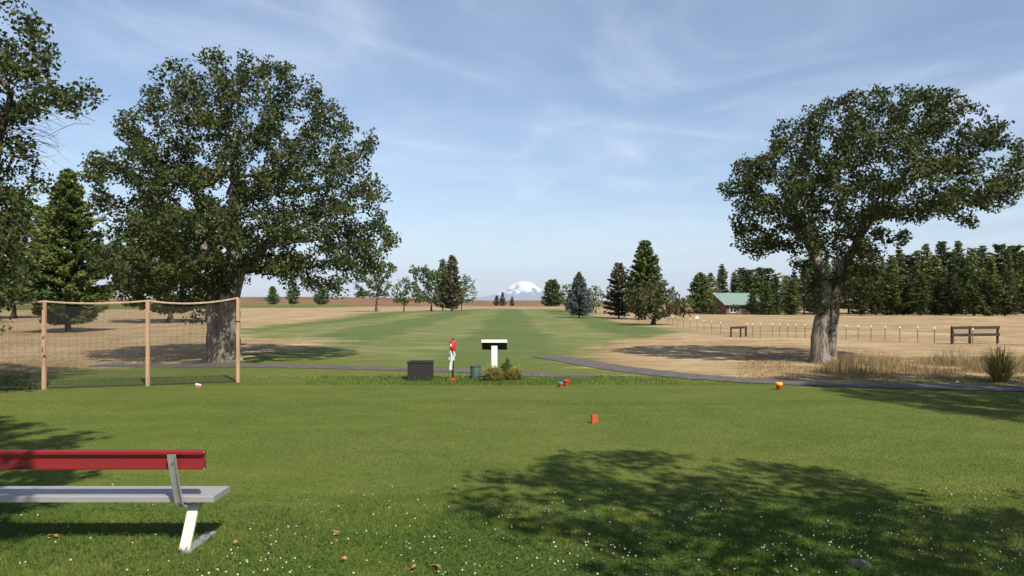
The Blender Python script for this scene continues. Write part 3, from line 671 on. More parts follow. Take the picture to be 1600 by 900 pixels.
for k, (x, tp, bs) in enumerate(wood + front):
    fr = k >= len(wood); pi = (3, 5, 0)[k % 3] if fr else (rw.randrange(7) if k else 6)
    q = gloc(x, bs); hh_ = (bs - tp) / F * q.y; sc = hh_ / 10.0
    ws = sc * (rw.uniform(1.25, 1.6) if fr else rw.uniform(0.95, 1.3))
    zone = ('behind the green roofed house' if x < 1168 else 'between the green roofed house and the leaning oak' if x < 1246 else 'behind the leaning oak' if x < 1385 else 'between the leaning oak and the rail fence' if x < 1480 else 'behind the rail fence section' if x < 1562 else 'beyond the grass clump end of the rail fence')
    lab = ('short bushy pine fronting the wood ' if fr else 'tall pine in the wood ') + zone
    grp = ('short front pines ' if fr else 'tall pines ') + zone
    if not fr and tp == 375: lab, grp = 'highest pine of the wood, straight behind the rail fence section', None
    if k == 0: lab, grp = 'thin lone spike topped pine rising over the green roof', None
    if not fr and pi not in used:
        o = protos[pi][1]; used.add(pi); o.location = q; o.rotation_euler = (0, 0, rw.uniform(0, 6.28)); o.scale = (ws, ws, sc); o['label'] = lab
        if grp: o['group'] = grp
        elif 'group' in o: del o['group']
    else: copy_tree(protos[pi][1], q, rw.uniform(0, 6.28), (ws, ws, sc), lab, grp)
for pi in range(7):
    if pi not in used:
        for c in list(protos[pi][1].children): bpy.data.objects.remove(c)
        bpy.data.objects.remove(protos[pi][1])

# ------------------------------------------------------------------ house with green roof
hp = Vector((36.7, 122.0, 0)); hp.z = float(ground_z(hp.x, hp.y))
house = empty('house', hp, 'low house with a pale green metal roof behind the field', 'house', rz=R(16))
Lh, Dh, wh, rh = 7.6, 6.4, 2.35, 1.6
BM().box((0, 0, wh / 2 - 0.1), (Lh, Dh, wh + 0.2)).build('wall', MAT['house_wall'], house)
for sgn in (-1, 1):
    gb = BM()
    gb.add([(sgn * Lh / 2, -Dh / 2, wh + 0.002), (sgn * Lh / 2, Dh / 2, wh + 0.002), (sgn * Lh / 2, 0, wh + rh), (sgn * (Lh / 2 - 0.2), -Dh / 2, wh + 0.002), (sgn * (Lh / 2 - 0.2), Dh / 2, wh + 0.002), (sgn * (Lh / 2 - 0.2), 0, wh + rh)], [(0, 1, 2), (5, 4, 3), (0, 3, 4, 1), (1, 4, 5, 2), (2, 5, 3, 0)])
    gb.build('gable', MAT['house_wall'], house)
ov = 0.6; sl = math.atan2(rh, Dh / 2)
for sgn in (-1, 1):
    rf = BM(); nse = 12
    ln = (Dh / 2 + ov) / math.cos(sl)
    M = Matrix.Rotation(-sgn * sl, 3, 'X') if sgn > 0 else Matrix.Rotation(sl, 3, 'X')
    c = Vector((0, sgn * (Dh / 4 + ov / 2), wh + rh / 2 - ov * math.tan(sl) / 2 + 0.1))
    rf.box(c, (Lh + 1.4, ln, 0.08), 0, M)
    for k in range(18):
        off = M @ Vector((-(Lh + 1.3) / 2 + (Lh + 1.3) * k / 17, 0, 0.06)); rf.box(c + off, (0.05, ln, 0.05), 0, M)
    rf.build('roof', MAT['green_roof'], house)
for x in (-2.6, 1.2, 2.9):
    w_ = BM().box((x, -Dh / 2 - 0.03, 1.45), (1.3, 0.06, 1.0)).build('window', MAT['white_paint'], house)
    for k in (-1, 1): BM().box((x + k * 0.3, -Dh / 2 - 0.065, 1.45), (0.54, 0.012, 0.84)).build('pane', MAT['window_glass'], w_)
dr = BM().box((-0.6, -Dh / 2 - 0.03, 1.0), (0.95, 0.06, 2.05)).build('door', MAT['dark_wood'], house)
BM().lathe([(0.0, 0), (0.035, 0.01), (0.035, 0.04), (0, 0.05)], 8, (-0.25, -Dh / 2 - 0.09, 1.0)).build('handle', MAT['black_metal'], dr)

# ------------------------------------------------------------------ bench
bx0, bx1 = -2.405, -4.95
bench = empty('park_bench', (-3.6, 6.1, 0), 'aluminium bench with a red backrest on the clover lawn', 'bench')
O = Vector(bench.location)
def loc(x, y, z): return Vector((x, y, z)) - O
def extrude_x(prof, x0, x1):
    n = len(prof); b_ = BM(); b_.add([loc(x0, y, z) for y, z in prof] + [loc(x1, y, z) for y, z in prof], [tuple((i, (i + 1) % n, n + (i + 1) % n, n + i)) for i in range(n)] + [tuple(range(n - 1, -1, -1)), tuple(range(n, 2 * n))]); return b_
# seat plank: ribbed top, folded edges
sy0, sy1, st_ = 6.0, 6.34, 0.425
prof_s = [(sy0, st_ - 0.048), (sy0, st_ - 0.006), (sy0 + 0.006, st_)]
for k in range(7):
    y = sy0 + 0.03 + k * 0.045; prof_s += [(y, st_), (y + 0.004, st_ - 0.004), (y + 0.010, st_ - 0.004), (y + 0.014, st_)]
prof_s += [(sy1 - 0.006, st_), (sy1, st_ - 0.006), (sy1, st_ - 0.048), (sy1 - 0.03, st_ - 0.048), (sy1 - 0.03, st_ - 0.04), (sy0 + 0.03, st_ - 0.04), (sy0 + 0.03, st_ - 0.048)]
seat = extrude_x(prof_s, bx0, bx1).build('seat', MAT['aluminium'], bench)
BM().box(loc(bx0 + 0.004, (sy0 + sy1) / 2, st_ - 0.024), (0.006, sy1 - sy0 + 0.004, 0.05), 0.002).build('end_cap', MAT['aluminium'], seat)
# backrest: shallow channel open to the back, top lip overhanging
yb, z0, z1 = 5.86, 0.672, 0.822
prof_b = [(yb + 0.05, z0), (yb, z0), (yb - 0.002, z0 + 0.012), (yb + 0.010, z0 + 0.016), (yb + 0.012, z0 + 0.075), (yb + 0.030, z0 + 0.083), (yb + 0.030, z0 + 0.112), (yb - 0.006, z0 + 0.118), (yb - 0.008, z1 - 0.012), (yb + 0.004, z1 - 0.001), (yb + 0.036, z1), (yb + 0.048, z1 - 0.010)]
back = extrude_x(prof_b, bx0 - 0.022, bx1 + 0.02).build('backrest', MAT['red_paint'], bench)
for zz in (z0 + 0.006, z1 - 0.012): BM().box(loc(bx0 - 0.020, yb + 0.006, zz), (0.006, 0.016, 0.012), 0.001).build('worn_edge', MAT['aluminium'], back)
for X in (-2.655, -4.7):
    br = BM()
    pts = [(6.16, 0.350), (6.05, 0.350), (5.985, 0.356), (5.955, 0.385), (5.912, 0.50), (5.862, 0.64), (5.818, 0.80)]
    for side in (-1, 0, 1):                               # channel: web and two flanges
        w_ = 0.055 if side == 0 else 0.008
        vs_, fs = [], []
        for i, (y, z) in enumerate(pts):
            a = pts[max(i - 1, 0)]; c = pts[min(i + 1, len(pts) - 1)]; tl = Vector((c[0] - a[0], c[1] - a[1])).normalized(); nrm = Vector((-tl.y, tl.x)) * -1
            o0, o1 = ((-0.004, 0.0) if side == 0 else (-0.004, -0.020))
            for xx in (X + side * 0.0275 - w_ / 2, X + side * 0.0275 + w_ / 2):
                for oo in (o0, o1): vs_.append(loc(xx, y - nrm.x * oo * -1, z - nrm.y * oo * -1))
        for i in range(len(pts) - 1):
            q = i * 4; r_ = q + 4
            fs += [(q, q + 1, r_ + 1, r_), (q + 2, r_ + 2, r_ + 3, q + 3), (q, r_, r_ + 2, q + 2), (q + 1, q + 3, r_ + 3, r_ + 1)]
        m_ = (len(pts) - 1) * 4; fs += [(0, 2, 3, 1), (m_, m_ + 1, m_ + 3, m_ + 2)]
        br.add(vs_, fs)
    bk = br.build('back_bracket', MAT['aluminium'], bench)
    BM().tube([loc(X, 5.862, 0.735), loc(X, 5.822, 0.733)], 0.008, 8).build('bolt', MAT['steel_post'], bk)
    Xl = X + 0.045
    M = Matrix.Rotation(-math.atan2(0.22, 0.385), 3, 'X')
    BM().box(loc(Xl, 6.045, 0.197), (0.085, 0.03, 0.44), 0.004, M).build('leg', MAT['white_metal'], bench)
    BM().box(loc(Xl + 0.012, 6.20, 0.30), (0.03, 0.24, 0.03), 0.003, Matrix.Rotation(R(24), 3, 'X')).build('brace', MAT['aluminium'], bench)
    BM().box(loc(Xl + 0.03, 6.14, 0.012), (0.085, 0.50, 0.022), 0.004).build('foot_bar', MAT['aluminium'], bench)
    BM().box(loc(Xl, 6.17, st_ - 0.058), (0.05, 0.28, 0.02), 0.003).build('seat_support', MAT['aluminium'], bench)

# ------------------------------------------------------------------ netting fence
net = empty('net_fence', gp(231, 603), 'dark netting strung between pale wooden posts', 'net fence')
O2 = Vector(net.location)
posts = [gp(-110, 615), gp(69, 608.5), gp(231, 603), gp(372, 597.5)]
ptop = [1.98, 1.985, 2.0, 2.07]
for q, zt in zip(posts, ptop):
    po = BM().box(q - O2 + Vector((0, 0, zt / 2 - 0.1)), (0.072, 0.072, zt + 0.2), 0.006).build('post', MAT['pale_wood'], net)
    BM().box(q - O2 + Vector((0, 0, zt * 0.72)), (0.08, 0.08, 0.03), 0.003).build('strap', MAT['black_metal'], po) if zt > 2.03 else None
nv, nf, rail_pts = [], [], []
def ntop(i, u): return ptop[i] * (1 - u) + ptop[i + 1] * u - 0.11 * 4 * u * (1 - u) * (0.5 if i < 2 else 0.9) - 0.03
th = BM(); pitch = 0.022; tw_ = 0.0032
def ribbon_pts(pts, w, axis):
    vs_ = []
    for p_ in pts:
        vs_ += [p_ - axis * w / 2, p_ + axis * w / 2]
    return vs_, [(2 * i, 2 * i + 1, 2 * i + 3, 2 * i + 2) for i in range(len(pts) - 1)]
for i in range(3):
    a, b_ = posts[i] - O2, posts[i + 1] - O2; fwd = (b_ - a); ln = fwd.length; ax = fwd.normalized(); back_ = Vector((-ax.y, ax.x, 0)) * 0.052
    nvz = int(ln / pitch)
    for k in range(nvz + 1):
        u = k / nvz; q = a.lerp(b_, u) + back_; zt = ntop(i, u)
        vs_, fs = ribbon_pts([q + Vector((0, 0, 0.02)), q + Vector((0.01 * math.sin(k), 0, zt * 0.5)), q + Vector((0, 0, zt))], tw_, ax); th.add(vs_, fs)
    for j in range(int(1.95 / pitch)):
        pts = []
        for k in range(13):
            u = k / 12; zt = ntop(i, u); pts.append(a.lerp(b_, u) + back_ + Vector((0, 0, 0.02 + (zt - 0.02) * j / int(1.95 / pitch))))
        vs_, fs = ribbon_pts(pts, tw_, Vector((0, 0, 1))); th.add(vs_, fs)
    BM().tube([a.lerp(b_, k / 14) + back_ * 0.2 + Vector((0, 0, ntop(i, k / 14) + 0.03)) for k in range(15)], 0.022, 6).build('top_rope', MAT['rope'], net)
    BM().tube([a.lerp(b_, k / 10) + back_ + Vector((0, 0, 0.03 + 0.012 * math.sin(k * 2.1))) for k in range(11)], 0.016, 6).build('bottom_rope', MAT['net_thread'], net)
tag(th.build('netting', MAT['net_thread'], net), kind='stuff')

# ------------------------------------------------------------------ tee furniture
q = gp(655.5, 595)
bxo = empty('storage_box', q, 'dark brown open topped wooden box at the back of the tee', 'box')
for (cx, cy, sx_, sy_) in ((0, 0, 0.60, 0.03), (0, 0.47, 0.60, 0.03), (-0.285, 0.235, 0.03, 0.44), (0.285, 0.235, 0.03, 0.44)):
    BM().box((cx, cy, 0.225), (sx_, sy_, 0.45), 0.004).build('side_panel', MAT['brown_panel'], bxo)
rim = BM()
rim.box((0, -0.004, 0.455), (0.63, 0.05, 0.035), 0.006).box((0, 0.474, 0.455), (0.63, 0.05, 0.035), 0.006).box((-0.29, 0.235, 0.4555), (0.05, 0.428, 0.034), 0.006).box((0.29, 0.235, 0.4555), (0.05, 0.428, 0.034), 0.006)
rim.build('rim', MAT['brown_panel'], bxo)
BM().box((0, 0.235, 0.40), (0.53, 0.43, 0.02), 0.003).build('lid', MAT['brown_panel'], bxo)
BM().box((-0.33, -0.02, 0.012), (0.09, 0.05, 0.022), 0.004).build('foot', MAT['black_paint'], bxo)

q = gp(707.5, 594)
bw = empty('ball_washer', q, 'red ball washer on a black post with a pale towel', 'ball washer')
BM().lathe([(0.095, 0.0), (0.10, 0.015), (0.09, 0.03), (0.04, 0.045), (0.035, 0.06)], 16).build('base', MAT['red_plastic'], bw, True)
BM().tube([(0, 0, 0.04), (0, 0, 0.76)], 0.028, 12).build('post', MAT['black_metal'], bw, True)
bd_ = BM().lathe([(0.045, 0.74), (0.062, 0.76), (0.075, 0.79), (0.082, 0.83), (0.082, 0.95), (0.072, 0.975), (0.045, 0.99)], 18).build('body', MAT['red_plastic'], bw, True)
BM().lathe([(0.086, 0.945), (0.088, 0.955), (0.080, 0.972), (0.04, 0.985)], 18).build('lid', MAT['red_plastic'], bd_, True)
BM().box((-0.045, -0.071, 0.885), (0.05, 0.012, 0.07), 0.004, Matrix.Rotation(R(-32), 3, 'Z')).build('label_plate', MAT['white_paint'], bd_)
BM().tube([(0, 0, 0.985), (0, 0, 1.02)], 0.012, 8).build('plunger', MAT['black_metal'], bw)
BM().lathe([(0.012, 1.015), (0.026, 1.025), (0.028, 1.04), (0.02, 1.055), (0.0, 1.06)], 12).build('knob', MAT['black_metal'], bw, True)
tw = BM()
for (dx, dy, za, zb, w_) in ((-0.055, -0.03, 0.745, 0.26, 0.07), (0.012, -0.045, 0.745, 0.50, 0.05), (-0.085, 0.0, 0.70, 0.52, 0.05)):
    vs_, fs = [], []
    for i in range(9):
        u = i / 8; z = za + (zb - za) * u; w2 = w_ * (0.5 + 0.5 * min(1, u * 3)); x0 = dx + 0.02 * math.sin(u * 5) + 0.03 * u
        for k in range(5):
            e = (k / 4 - 0.5) * w2
            vs_.append((x0 + e, dy + 0.014 * math.cos(k * 2.6 + u * 2), z)); 
        for k in range(5):
            e = (0.5 - k / 4) * w2
            vs_.append((x0 + e, dy + 0.024 + 0.014 * math.cos((4 - k) * 2.6 + u * 2), z))
    for i in range(8):
        for k in range(10): fs.append((i * 10 + k, i * 10 + (k + 1) % 10, (i + 1) * 10 + (k + 1) % 10, (i + 1) * 10 + k))
    fs += [tuple(range(9, -1, -1)), tuple(80 + k for k in range(10))]
    tw.add(vs_, fs)
towel = tw.build('towel', MAT['towel'], None, True, q); tag(towel, 'pale green white towel hanging on the ball washer post', 'towel')

q = gp(772.5, 593)
sg = empty('tee_sign', q, 'white post with a tilted black backed sign board on top', 'sign')
BM().box((0, 0, 0.40), (0.150, 0.12, 0.92), 0.006).build('post', MAT['white_paint'], sg)
M = Matrix.Rotation(R(-28), 3, 'X')
bd_ = BM().box((0, 0.09, 0.855), (0.640, 0.44, 0.035), 0.003, M).build('board', MAT['black_paint'], sg)
BM().box(Vector((0, 0.09, 0.855)) + M @ Vector((0, -0.232, 0.016)), (0.648, 0.02, 0.075), 0.003, M).build('edge_trim', MAT['white_paint'], bd_)
BM().box(Vector((0, 0.09, 0.855)) + M @ Vector((0, 0.01, 0.024)), (0.60, 0.40, 0.01), 0.002, M).build('face_panel', MAT['white_paint'], bd_)
BM().box(Vector((0, 0.03, 0.845)), (0.26, 0.20, 0.02), 0.002, M).build('mounting_plate', MAT['black_metal'], sg)

q = gp(743, 591.5)
bn = empty('bin', q, 'small dark green round bin beside the sign', 'bin')
BM().lathe([(0.118, 0.0), (0.128, 0.01), (0.134, 0.30), (0.130, 0.31), (0.122, 0.31), (0.118, 0.05), (0.0, 0.045)], 22).build('drum', MAT['green_plastic'], bn, True)
BM().lathe([(0.137, 0.295), (0.141, 0.302), (0.141, 0.325), (0.134, 0.330), (0.128, 0.325), (0.128, 0.297)], 22).build('rim', MAT['green_plastic'], bn, True)

def blades(P, hgt, width, rg, lean=0.35, v=None, curve=0.0):
    """single bent blades: P (n,3) roots, hgt (n,)"""
    n = len(P); a = rg.uniform(0, 2 * np.pi, n); side = np.stack([np.cos(a), np.sin(a), np.zeros(n)], -1)
    b_ = rg.uniform(0, 2 * np.pi, n); ld = np.stack([np.cos(b_), np.sin(b_), np.zeros(n)], -1) * (rg.uniform(0, 1, n) * lean * hgt)[:, None]
    w = (width * rg.uniform(0.7, 1.3, n))[:, None]; up = np.zeros((n, 3)); up[:, 2] = hgt
    if not curve:
        V = np.stack([P - side * w, P + side * w, P + up + ld], 1).reshape(-1, 3)
        return V, np.arange(n * 3).reshape(n, 3), np.repeat(rg.uniform(0, 1, n) if v is None else v, 3)
    m = P + up * 0.62 + ld * 0.35
    tip = P + up * (1 - curve * 0.3) + ld
    V = np.stack([P - side * w, P + side * w, m + side * w * 0.7, m - side * w * 0.7, tip], 1).reshape(-1, 3)
    i = np.arange(n)[:, None] * 5
    return V, [np.concatenate([i, i + 1, i + 2, i + 3], 1), np.concatenate([i + 3, i + 2, i + 4], 1)], np.repeat(rg.uniform(0, 1, n) if v is None else v, 5)
def clump(name, label, cat, base, r, h, n, mat, seed, width=0.006, lean=0.9):
    rg = np.random.default_rng(seed); a = rg.uniform(0, 6.283, n); rr = r * 0.35 * np.sqrt(rg.uniform(0, 1, n))
    P = np.stack([np.cos(a) * rr, np.sin(a) * rr, np.zeros(n) - 0.01], -1); hg = h * rg.uniform(0.3, 1.1, n) * (1.1 - 0.5 * rr / (r * 0.35))
    b_ = a + rg.normal(0, 0.5, n); ld = np.stack([np.cos(b_), np.sin(b_), np.zeros(n)], -1) * (r * lean * (0.2 + 1.0 * rg.uniform(0, 1, n) ** 1.3))[:, None]
    w = (width * rg.uniform(0.7, 1.4, n))[:, None]; side = np.stack([-np.sin(b_), np.cos(b_), np.zeros(n)], -1); up = np.zeros((n, 3)); up[:, 2] = hg
    dr = rg.uniform(0.05, 0.55, n)[:, None]
    m1 = P + up * 0.55 + ld * 0.3; m2 = P + up * 0.95 + ld * 0.65; tip = P + up * (1 - dr * 0.6) + ld * 1.1
    V = np.stack([P - side * w, P + side * w, m1 + side * w, m1 - side * w, m2 + side * w * 0.7, m2 - side * w * 0.7, tip], 1).reshape(-1, 3)
    i = np.arange(n)[:, None] * 7
    fs = [np.concatenate([i, i + 1, i + 2, i + 3], 1), np.concatenate([i + 3, i + 2, i + 4, i + 5], 1), np.concatenate([i + 5, i + 4, i + 6], 1)]
    o = link(name, raw_mesh(name, V, fs, False, {'v': np.repeat(rg.uniform(0, 1, n), 7)}), MAT[mat], None, base)
    return tag(o, label, cat)
clump('grass_clump', 'yellow ornamental grass clump between green bin and sign post', 'plant', gp(770, 594), 0.30, 0.42, 1000, 'clump_blade', 1, 0.006)
clump('grass_clump', 'smaller yellow grass clump beyond the little green shrub', 'plant', gp(804, 593), 0.28, 0.40, 700, 'clump_blade', 2, 0.006)
bush_px('shrub', 'little dark green shrub beside the sign post', 'shrub', 790, 591.5, [(784, 570), (791, 566), (799, 570), (800, 586), (792, 590), (783, 586)], 85, 220, 0.045, 40, 'conifer_needle', 0.02, step=0.05, kill=0.07, spread=0.06, gsc=0.4, tip=0.003)
clump('grass_clump', 'tall yellow green grass clump by the cart path edge', 'plant', gp(1563, 596), 0.42, 0.92, 700, 'clump_blade', 3, 0.006, 1.2)

def marker(px, py, label, body, top, hgt=0.15, r=0.075, group=None, slab=False):
    q = gp(px, py); m = empty('tee_marker', q, label, 'tee marker', group)
    if slab:
        BM().box((0, 0, hgt / 2), (r * 1.5, 0.035, hgt), 0.005).build('block', MAT[body], m)
        BM().box((-r * 0.75 - 0.004, -0.004, hgt * 0.5), (0.012, 0.045, hgt * 1.02), 0.002).build('edge_strip', MAT[top], m)
    else:
        BM().lathe([(r * 0.55, 0.0), (r * 0.62, 0.01), (r * 0.85, hgt * 0.62), (r * 0.95, hgt * 0.64)], 16).build('stake_body', MAT[body], m, True)
        BM().lathe([(r * 0.98, hgt * 0.62), (r * 1.05, hgt * 0.68), (r * 1.05, hgt * 0.92), (r * 0.9, hgt), (0.0, hgt * 1.02)], 16).build('cap', MAT[top], m, True)
    return m
marker(876, 605, 'orange tee marker with a blue cap', 'orange_paint', 'blue_paint', 0.115, 0.065)
marker(884.5, 603, 'bright red tee marker touching the blue capped one', 'orange_paint', 'red_plastic', 0.14, 0.075)
marker(1217, 609, 'red tee marker with an orange yellow cap', 'red_plastic', 'yellow_paint', 0.165, 0.078)
marker(929.5, 661.5, 'upright orange slab marker alone on the tee', 'orange_paint', 'black_paint', 0.142, 0.068, slab=True)
m = empty('tee_marker', gp(309, 607), 'reddish brown tee marker with a white top by the netting', 'tee marker', rz=R(25))
BM().box((0, 0, 0.04), (0.13, 0.08, 0.08), 0.008, Matrix.Rotation(R(6), 3, 'Y')).build('block', MAT['brown_red'], m)
BM().box((0.01, 0, 0.092), (0.12, 0.082, 0.03), 0.006, Matrix.Rotation(R(14), 3, 'Y')).build('cap', MAT['white_paint'], m)
tag(BM().lathe([(0.05, 0), (0.055, 0.02), (0.03, 0.04), (0, 0.045)], 9).build('stone', MAT['pale_stone'], None, True, gp(1496, 598)), 'small white stone on the edge of the cart path', 'stone')
hd = tag(BM().lathe([(0.085, 0.0), (0.085, 0.02), (0.075, 0.026), (0.03, 0.027), (0.028, 0.02), (0, 0.02)], 20).build('sprinkler_head', MAT['asphalt'], None, True, gp(1343, 884)), 'grey round sprinkler cover set in the shaded lawn', 'sprinkler')

# ------------------------------------------------------------------ fences in the dry field
def rail_fence(label, pts, hgt, rails, pr, over=0.06):
    o = empty('rail_fence', pts[0], label, 'fence'); B = Vector(pts[0])
    for q in pts: BM().tube([Vector(q) - B + Vector((0, 0, -0.2)), Vector(q) - B + Vector((0.01, 0, hgt - 0.012))], pr, 8).build('post', MAT['dark_wood'], o)
    a, c = Vector(pts[0]) - B, Vector(pts[-1]) - B; dr_ = (c - a).normalized()
    for z in rails: BM().box((a + c) / 2 + Vector((0, -pr - 0.03, z)), ((c - a).length + 2 * over, 0.05, 0.13), 0.008, Matrix.Rotation(math.atan2(dr_.y, dr_.x), 3, 'Z')).build('rail', MAT['dark_wood'], o)
    return o
rail_fence('dark wooden two rail fence section alone in the dry field', [gp(1487, 538), gp(1515, 537), gp(1558.5, 537)], 0.84, (0.76, 0.43), 0.055)
rail_fence('small dark wooden corner brace in the wire fence', [gp(1142, 526), gp(1157, 526.5), gp(1165, 525)], 0.56, (0.50,), 0.05)
wf = empty('wire_fence', gp(1258, 528), 'wire fence of thin white tipped posts across the dry field', 'fence'); O3 = Vector(wf.location)
fx = [(1520, 538.5), (1490, 537.5), (1460, 536), (1434, 535.2), (1406, 534.3), (1383, 533.3), (1361, 532.3), (1341, 531.5), (1322, 530.8), (1305, 530), (1288, 529.3), (1272, 528.7), (1258, 528), (1244, 527.6), (1231, 527.3), (1218, 527), (1207, 526.7), (1188, 526.3), (1176, 526), (1167, 525.8), (1141, 524.8), (1126, 521.5), (1112, 519), (1100, 517), (1089, 515), (1078, 512.8), (1068, 511), (1059, 509.5), (1051, 508), (1044, 507)]
fpts = []
for i, (x, y) in enumerate(fx):
    q = gp(x, y); q.z = float(ground_z(q.x, q.y)); q = q - O3; fpts.append(q)
    if abs(x - 1141) < 1: continue
    hgt = 0.86 if abs(x - 1089) < 1 else 0.68
    po = BM().box(q + Vector((0, 0, hgt / 2 - 0.1)), (0.03, 0.03, hgt + 0.2), 0.003).build('post', MAT['steel_post'], wf)
    BM().box(q + Vector((0, 0, hgt + 0.035)), (0.045, 0.045, 0.09), 0.004).build('white_tip', MAT['white_paint'], po)
    if hgt > 0.8: BM().box(q + Vector((0, -0.03, hgt + 0.04)), (0.22, 0.012, 0.16), 0.003).build('sign_plate', MAT['white_paint'], po)
for z in (0.18, 0.36, 0.52, 0.66): BM().tube([p_ + Vector((0, 0, z)) for p_ in fpts], 0.0045, 3, False).build('wire', MAT['wire'], wf)

# ------------------------------------------------------------------ grasses, clover, fallen leaves
rg = np.random.default_rng(77)
def scatter(n, y0, y1, xm=0.74, pw=1.0, x_lo=None, x_hi=None):
    y = y0 + (y1 - y0) * rg.uniform(0, 1, n) ** pw
    x = rg.uniform(-1, 1, n) * (xm * y + 0.8) if x_lo is None else rg.uniform(x_lo, x_hi, n)
    return x, y
def patchy(x, y, sc, seed): return np.array([mnoise.noise(Vector((a / sc, b_ / sc, seed))) for a, b_ in zip(x, y)])
parts = []
x, y = scatter(170000, 4.7, 7.7); hg = rg.uniform(0.02, 0.055, len(x)) * (1 - 0.55 * sstep(6.3, 7.7, y + 0.25 * np.sin(x * 1.7))); parts.append((x, y, hg, 0.0028))
x, y = scatter(260000, 7.4, 15.0, pw=1.1); parts.append((x, y, rg.uniform(0.008, 0.022, len(x)), 0.0040))
x, y = scatter(150000, 14.3, 18.0, 0.72); parts.append((x, y, rg.uniform(0.006, 0.013, len(x)), 0.0042))
x, y = scatter(30000, 17.6, 19.6, 0.72); hg = rg.uniform(0.03, 0.10, len(x)) * (0.4 + 0.6 * (np.abs(x + 0.5) < 4.5)); parts.append((x, y, hg, 0.006))
Vs, Fs, As, base = [], [], [], 0
for x, y, hg, w in parts:
    V, Fc, a = blades(np.stack([x, y, np.full(len(x), -0.003)], -1), hg, w, rg, 0.75, np.clip(rg.beta(2.2, 2.6, len(x)) + 0.22 * np.sin(x * 0.9 + np.sin(y * 1.3)) * np.sin(y * 0.8), 0, 1))
    Vs.append(V); Fs.append(Fc + base); As.append(a); base += len(V)
tag(link('lawn_grass', raw_mesh('lawn_grass', np.concatenate(Vs), np.concatenate(Fs), False, {'v': np.concatenate(As)}), MAT['grass_blade']), 'short green mown grass blades over the tee lawn', 'grass', kind='stuff')
# clover leaves
x, y = scatter(26000, 4.7, 7.4); k = patchy(x, y, 0.7, 3.0) > -0.12; x, y = x[k], y[k]; n = len(x)
c = np.stack([x, y, rg.uniform(0.015, 0.045, n)], -1); Vl, vv = [], []
a0 = rg.uniform(0, 6.28, n); sz = rg.uniform(0.008, 0.014, n)
for k in range(3):
    a = a0 + k * 2.094; d_ = np.stack([np.cos(a), np.sin(a), rg.uniform(-0.2, 0.35, n)], -1); s_ = np.stack([-np.sin(a), np.cos(a), np.zeros(n)], -1)
    Vl.append(np.stack([c, c + (d_ * 0.7 + s_ * 0.5) * sz[:, None], c + d_ * 1.15 * sz[:, None], c + (d_ * 0.7 - s_ * 0.5) * sz[:, None]], 1).reshape(-1, 3)); vv.append(np.repeat(rg.uniform(0, 1, n), 4))
V = np.concatenate(Vl); tag(link('clover_leaves', raw_mesh('clover_leaves', V, np.arange(len(V)).reshape(-1, 4), False, {'v': np.concatenate(vv)}), MAT['clover_leaf']), 'low green clover leaves in the lawn beside the bench', 'clover', kind='stuff')
# clover flowers: small white globes on stalks
bm = bmesh.new(); bmesh.ops.create_icosphere(bm, subdivisions=1, radius=1.0); iv = np.array([v.co[:] for v in bm.verts]); bm.verts.ensure_lookup_table(); fi = np.array([[v.index for v in f.verts] for f in bm.faces]); bm.free()
x, y = scatter(2600, 4.8, 7.9); k = (patchy(x, y, 0.8, 9.0) * 0.8 + 0.35 * rg.normal(size=len(x)) + 0.16 * (6.3 - y)) > 0.22; k &= ~((x < -2.3) & (rg.uniform(0, 1, len(x)) < 0.75)); x, y = x[k], y[k]
x2, y2 = scatter(260, 18.2, 19.6, 0.3); x = np.concatenate([x, x2]); y = np.concatenate([y, y2]); n = len(x)
ct = np.stack([x, y, np.where(y > 10, 0.09, rg.uniform(0.045, 0.07, n))], -1); rs = rg.uniform(0.0045, 0.0090, n)
V = (ct[:, None, :] + iv[None] * rs[:, None, None] * (1 + 0.18 * rg.normal(size=(n, len(iv), 1)))).reshape(-1, 3); Fc = (fi[None] + (np.arange(n) * len(iv))[:, None, None]).reshape(-1, 3)
tag(link('clover_flowers', raw_mesh('clover_flowers', V, Fc), MAT['white_flower']), 'tiny white clover flowers dotted over the lawn', 'flowers', kind='stuff')
# fallen leaves: lobed outline, curled
lob_ = []
for k in range(22):
    a = k / 22 * 2 * math.pi; r_ = (0.6 + 0.4 * abs(math.cos(a * 3.5 + 0.2))) * (1.0 if abs(math.sin(a)) < 0.9 else 0.8); lob_.append((math.cos(a) * r_ * 1.25, math.sin(a) * r_ * 0.75, 0.18 * math.sin(a * 2) + 0.22 * math.cos(a) ** 2))
lm = BM(); nL = len(lob_)
lm.add([(a * 0.034, b_ * 0.034, c_ * 0.034 + 0.0012) for a, b_, c_ in lob_] + [(0, 0, 0.0012)] + [(a * 0.034, b_ * 0.034, c_ * 0.034 - 0.0012) for a, b_, c_ in lob_] + [(0, 0, -0.0012)],
       [(k, (k + 1) % nL, nL) for k in range(nL)] + [(nL + 1 + (k + 1) % nL, nL + 1 + k, 2 * nL + 1) for k in range(nL)] + [((k + 1) % nL, k, nL + 1 + k, nL + 1 + (k + 1) % nL) for k in range(nL)])
lf0 = None
for i, (px, py, sc) in enumerate(((83, 844, 1.3), (681, 893, 1.5), (536, 880, 1.0), (1224, 873, 1.3), (1464, 876, 1.1), (526, 838, 1.0), (645, 894, 0.9), (1020, 808, 0.9), (368, 854, 0.8), (711, 765, 0.8), (1465, 770, 0.8))):
    if lf0 is None: lf0 = lm.build('fallen_leaf', MAT['dead_leaf']); o = lf0
    else: o = lf0.copy(); C.objects.link(o)
    o.location = gp(px, py) + Vector((0, 0, 0.035)); o.rotation_euler = (rg.uniform(-.4, .4), rg.uniform(-.4, .4), rg.uniform(0, 6)); o.scale = (sc,) * 3
    tag(o, 'dry brown fallen leaf lying on the clover lawn', 'leaf', 'fallen leaves on the lawn')
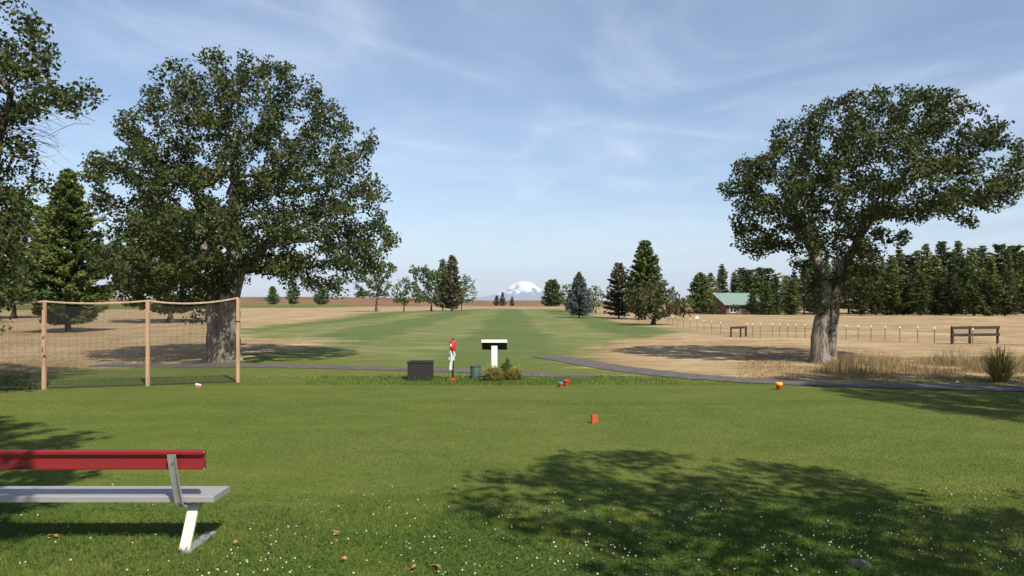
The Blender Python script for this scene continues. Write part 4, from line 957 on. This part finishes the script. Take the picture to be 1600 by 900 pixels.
# dry straw: tall stand right of the oak, and shorter stubble over the fields
pts = []
x, y = scatter(60000, 18.9, 26.5, x_lo=5.5, x_hi=21.0)
pxx = 800 + F * x / y; pyy = HY + F * H / y
dn = patchy(x, y, 1.2, 5.0); lim = 597 + (pxx - 1250) * 0.014
keep = (pyy < lim - 1) & (dn > -0.25) & (pxx > 1150 + 120 * rg.normal(size=len(x)) ** 2 * 0.5)
x, y, dn, pxx = x[keep], y[keep], dn[keep], pxx[keep]
tall = sstep(1230, 1330, pxx) * sstep(18.9, 20.2, y) * (1 - sstep(23.0, 25.5, y))
hg = (0.025 + 0.075 * rg.uniform(0, 1, len(x)) + tall * rg.uniform(0.02, 1.0, len(x)) ** 2.2 * 0.62 * np.clip(0.35 + 2.2 * dn, 0.05, 1.3))
V, Fc, a = blades(np.stack([x, y, np.full(len(x), -0.01)], -1), hg, 0.005, rg, 0.6, None, 0.5)
tag(link('tall_dry_grass', raw_mesh('tall_dry_grass', V, Fc, False, {'v': a}), MAT['dry_blade']), 'tall straw coloured dry grass around the leaning oak', 'dry grass', kind='stuff')
x, y = scatter(60000, 20, 60, 0.78, 1.3)
pxx = 800 + F * x / y; pyy = HY + F * H / y; g = np.zeros(len(x), bool)
for P_ in GREEN: g |= in_poly(pxx, pyy, P_)
k = (~g) & (patchy(x, y, 2.5, 1.0) > -0.2) & ~((pxx > 840) & (pyy > 556)); x, y = x[k], y[k]
V, Fc, a = blades(np.stack([x, y, ground_z(x, y) - 0.01], -1), rg.uniform(0.02, 0.075, len(x)) * np.where(x < 0, 1.25, 0.7), 0.010, rg, 1.6)
tag(link('dry_grass', raw_mesh('dry_grass', V, Fc, False, {'v': a}), MAT['dry_blade']), 'short pale straw stubble over the dry fields', 'dry grass', kind='stuff')

# ------------------------------------------------------------------ haze over the plain
hz = BM().box((0, 26000, 1000), (130000, 64000, 2010)).build('haze', None); hz.location = (0, 0, -6)
hz.data.materials.clear(); hm = bpy.data.materials.new('haze'); hm.use_nodes = True; ht = hm.node_tree; ht.nodes.clear()
ho = ht.nodes.new('ShaderNodeOutputMaterial'); pv = ht.nodes.new('ShaderNodeVolumePrincipled'); pv.inputs['Color'].default_value = (0.72, 0.82, 1.0, 1); pv.inputs['Density'].default_value = 2.6e-5; pv.inputs['Anisotropy'].default_value = 0.0
ht.links.new(pv.outputs[0], ho.inputs['Volume']); hz.data.materials.append(hm); tag(hz, kind='stuff')
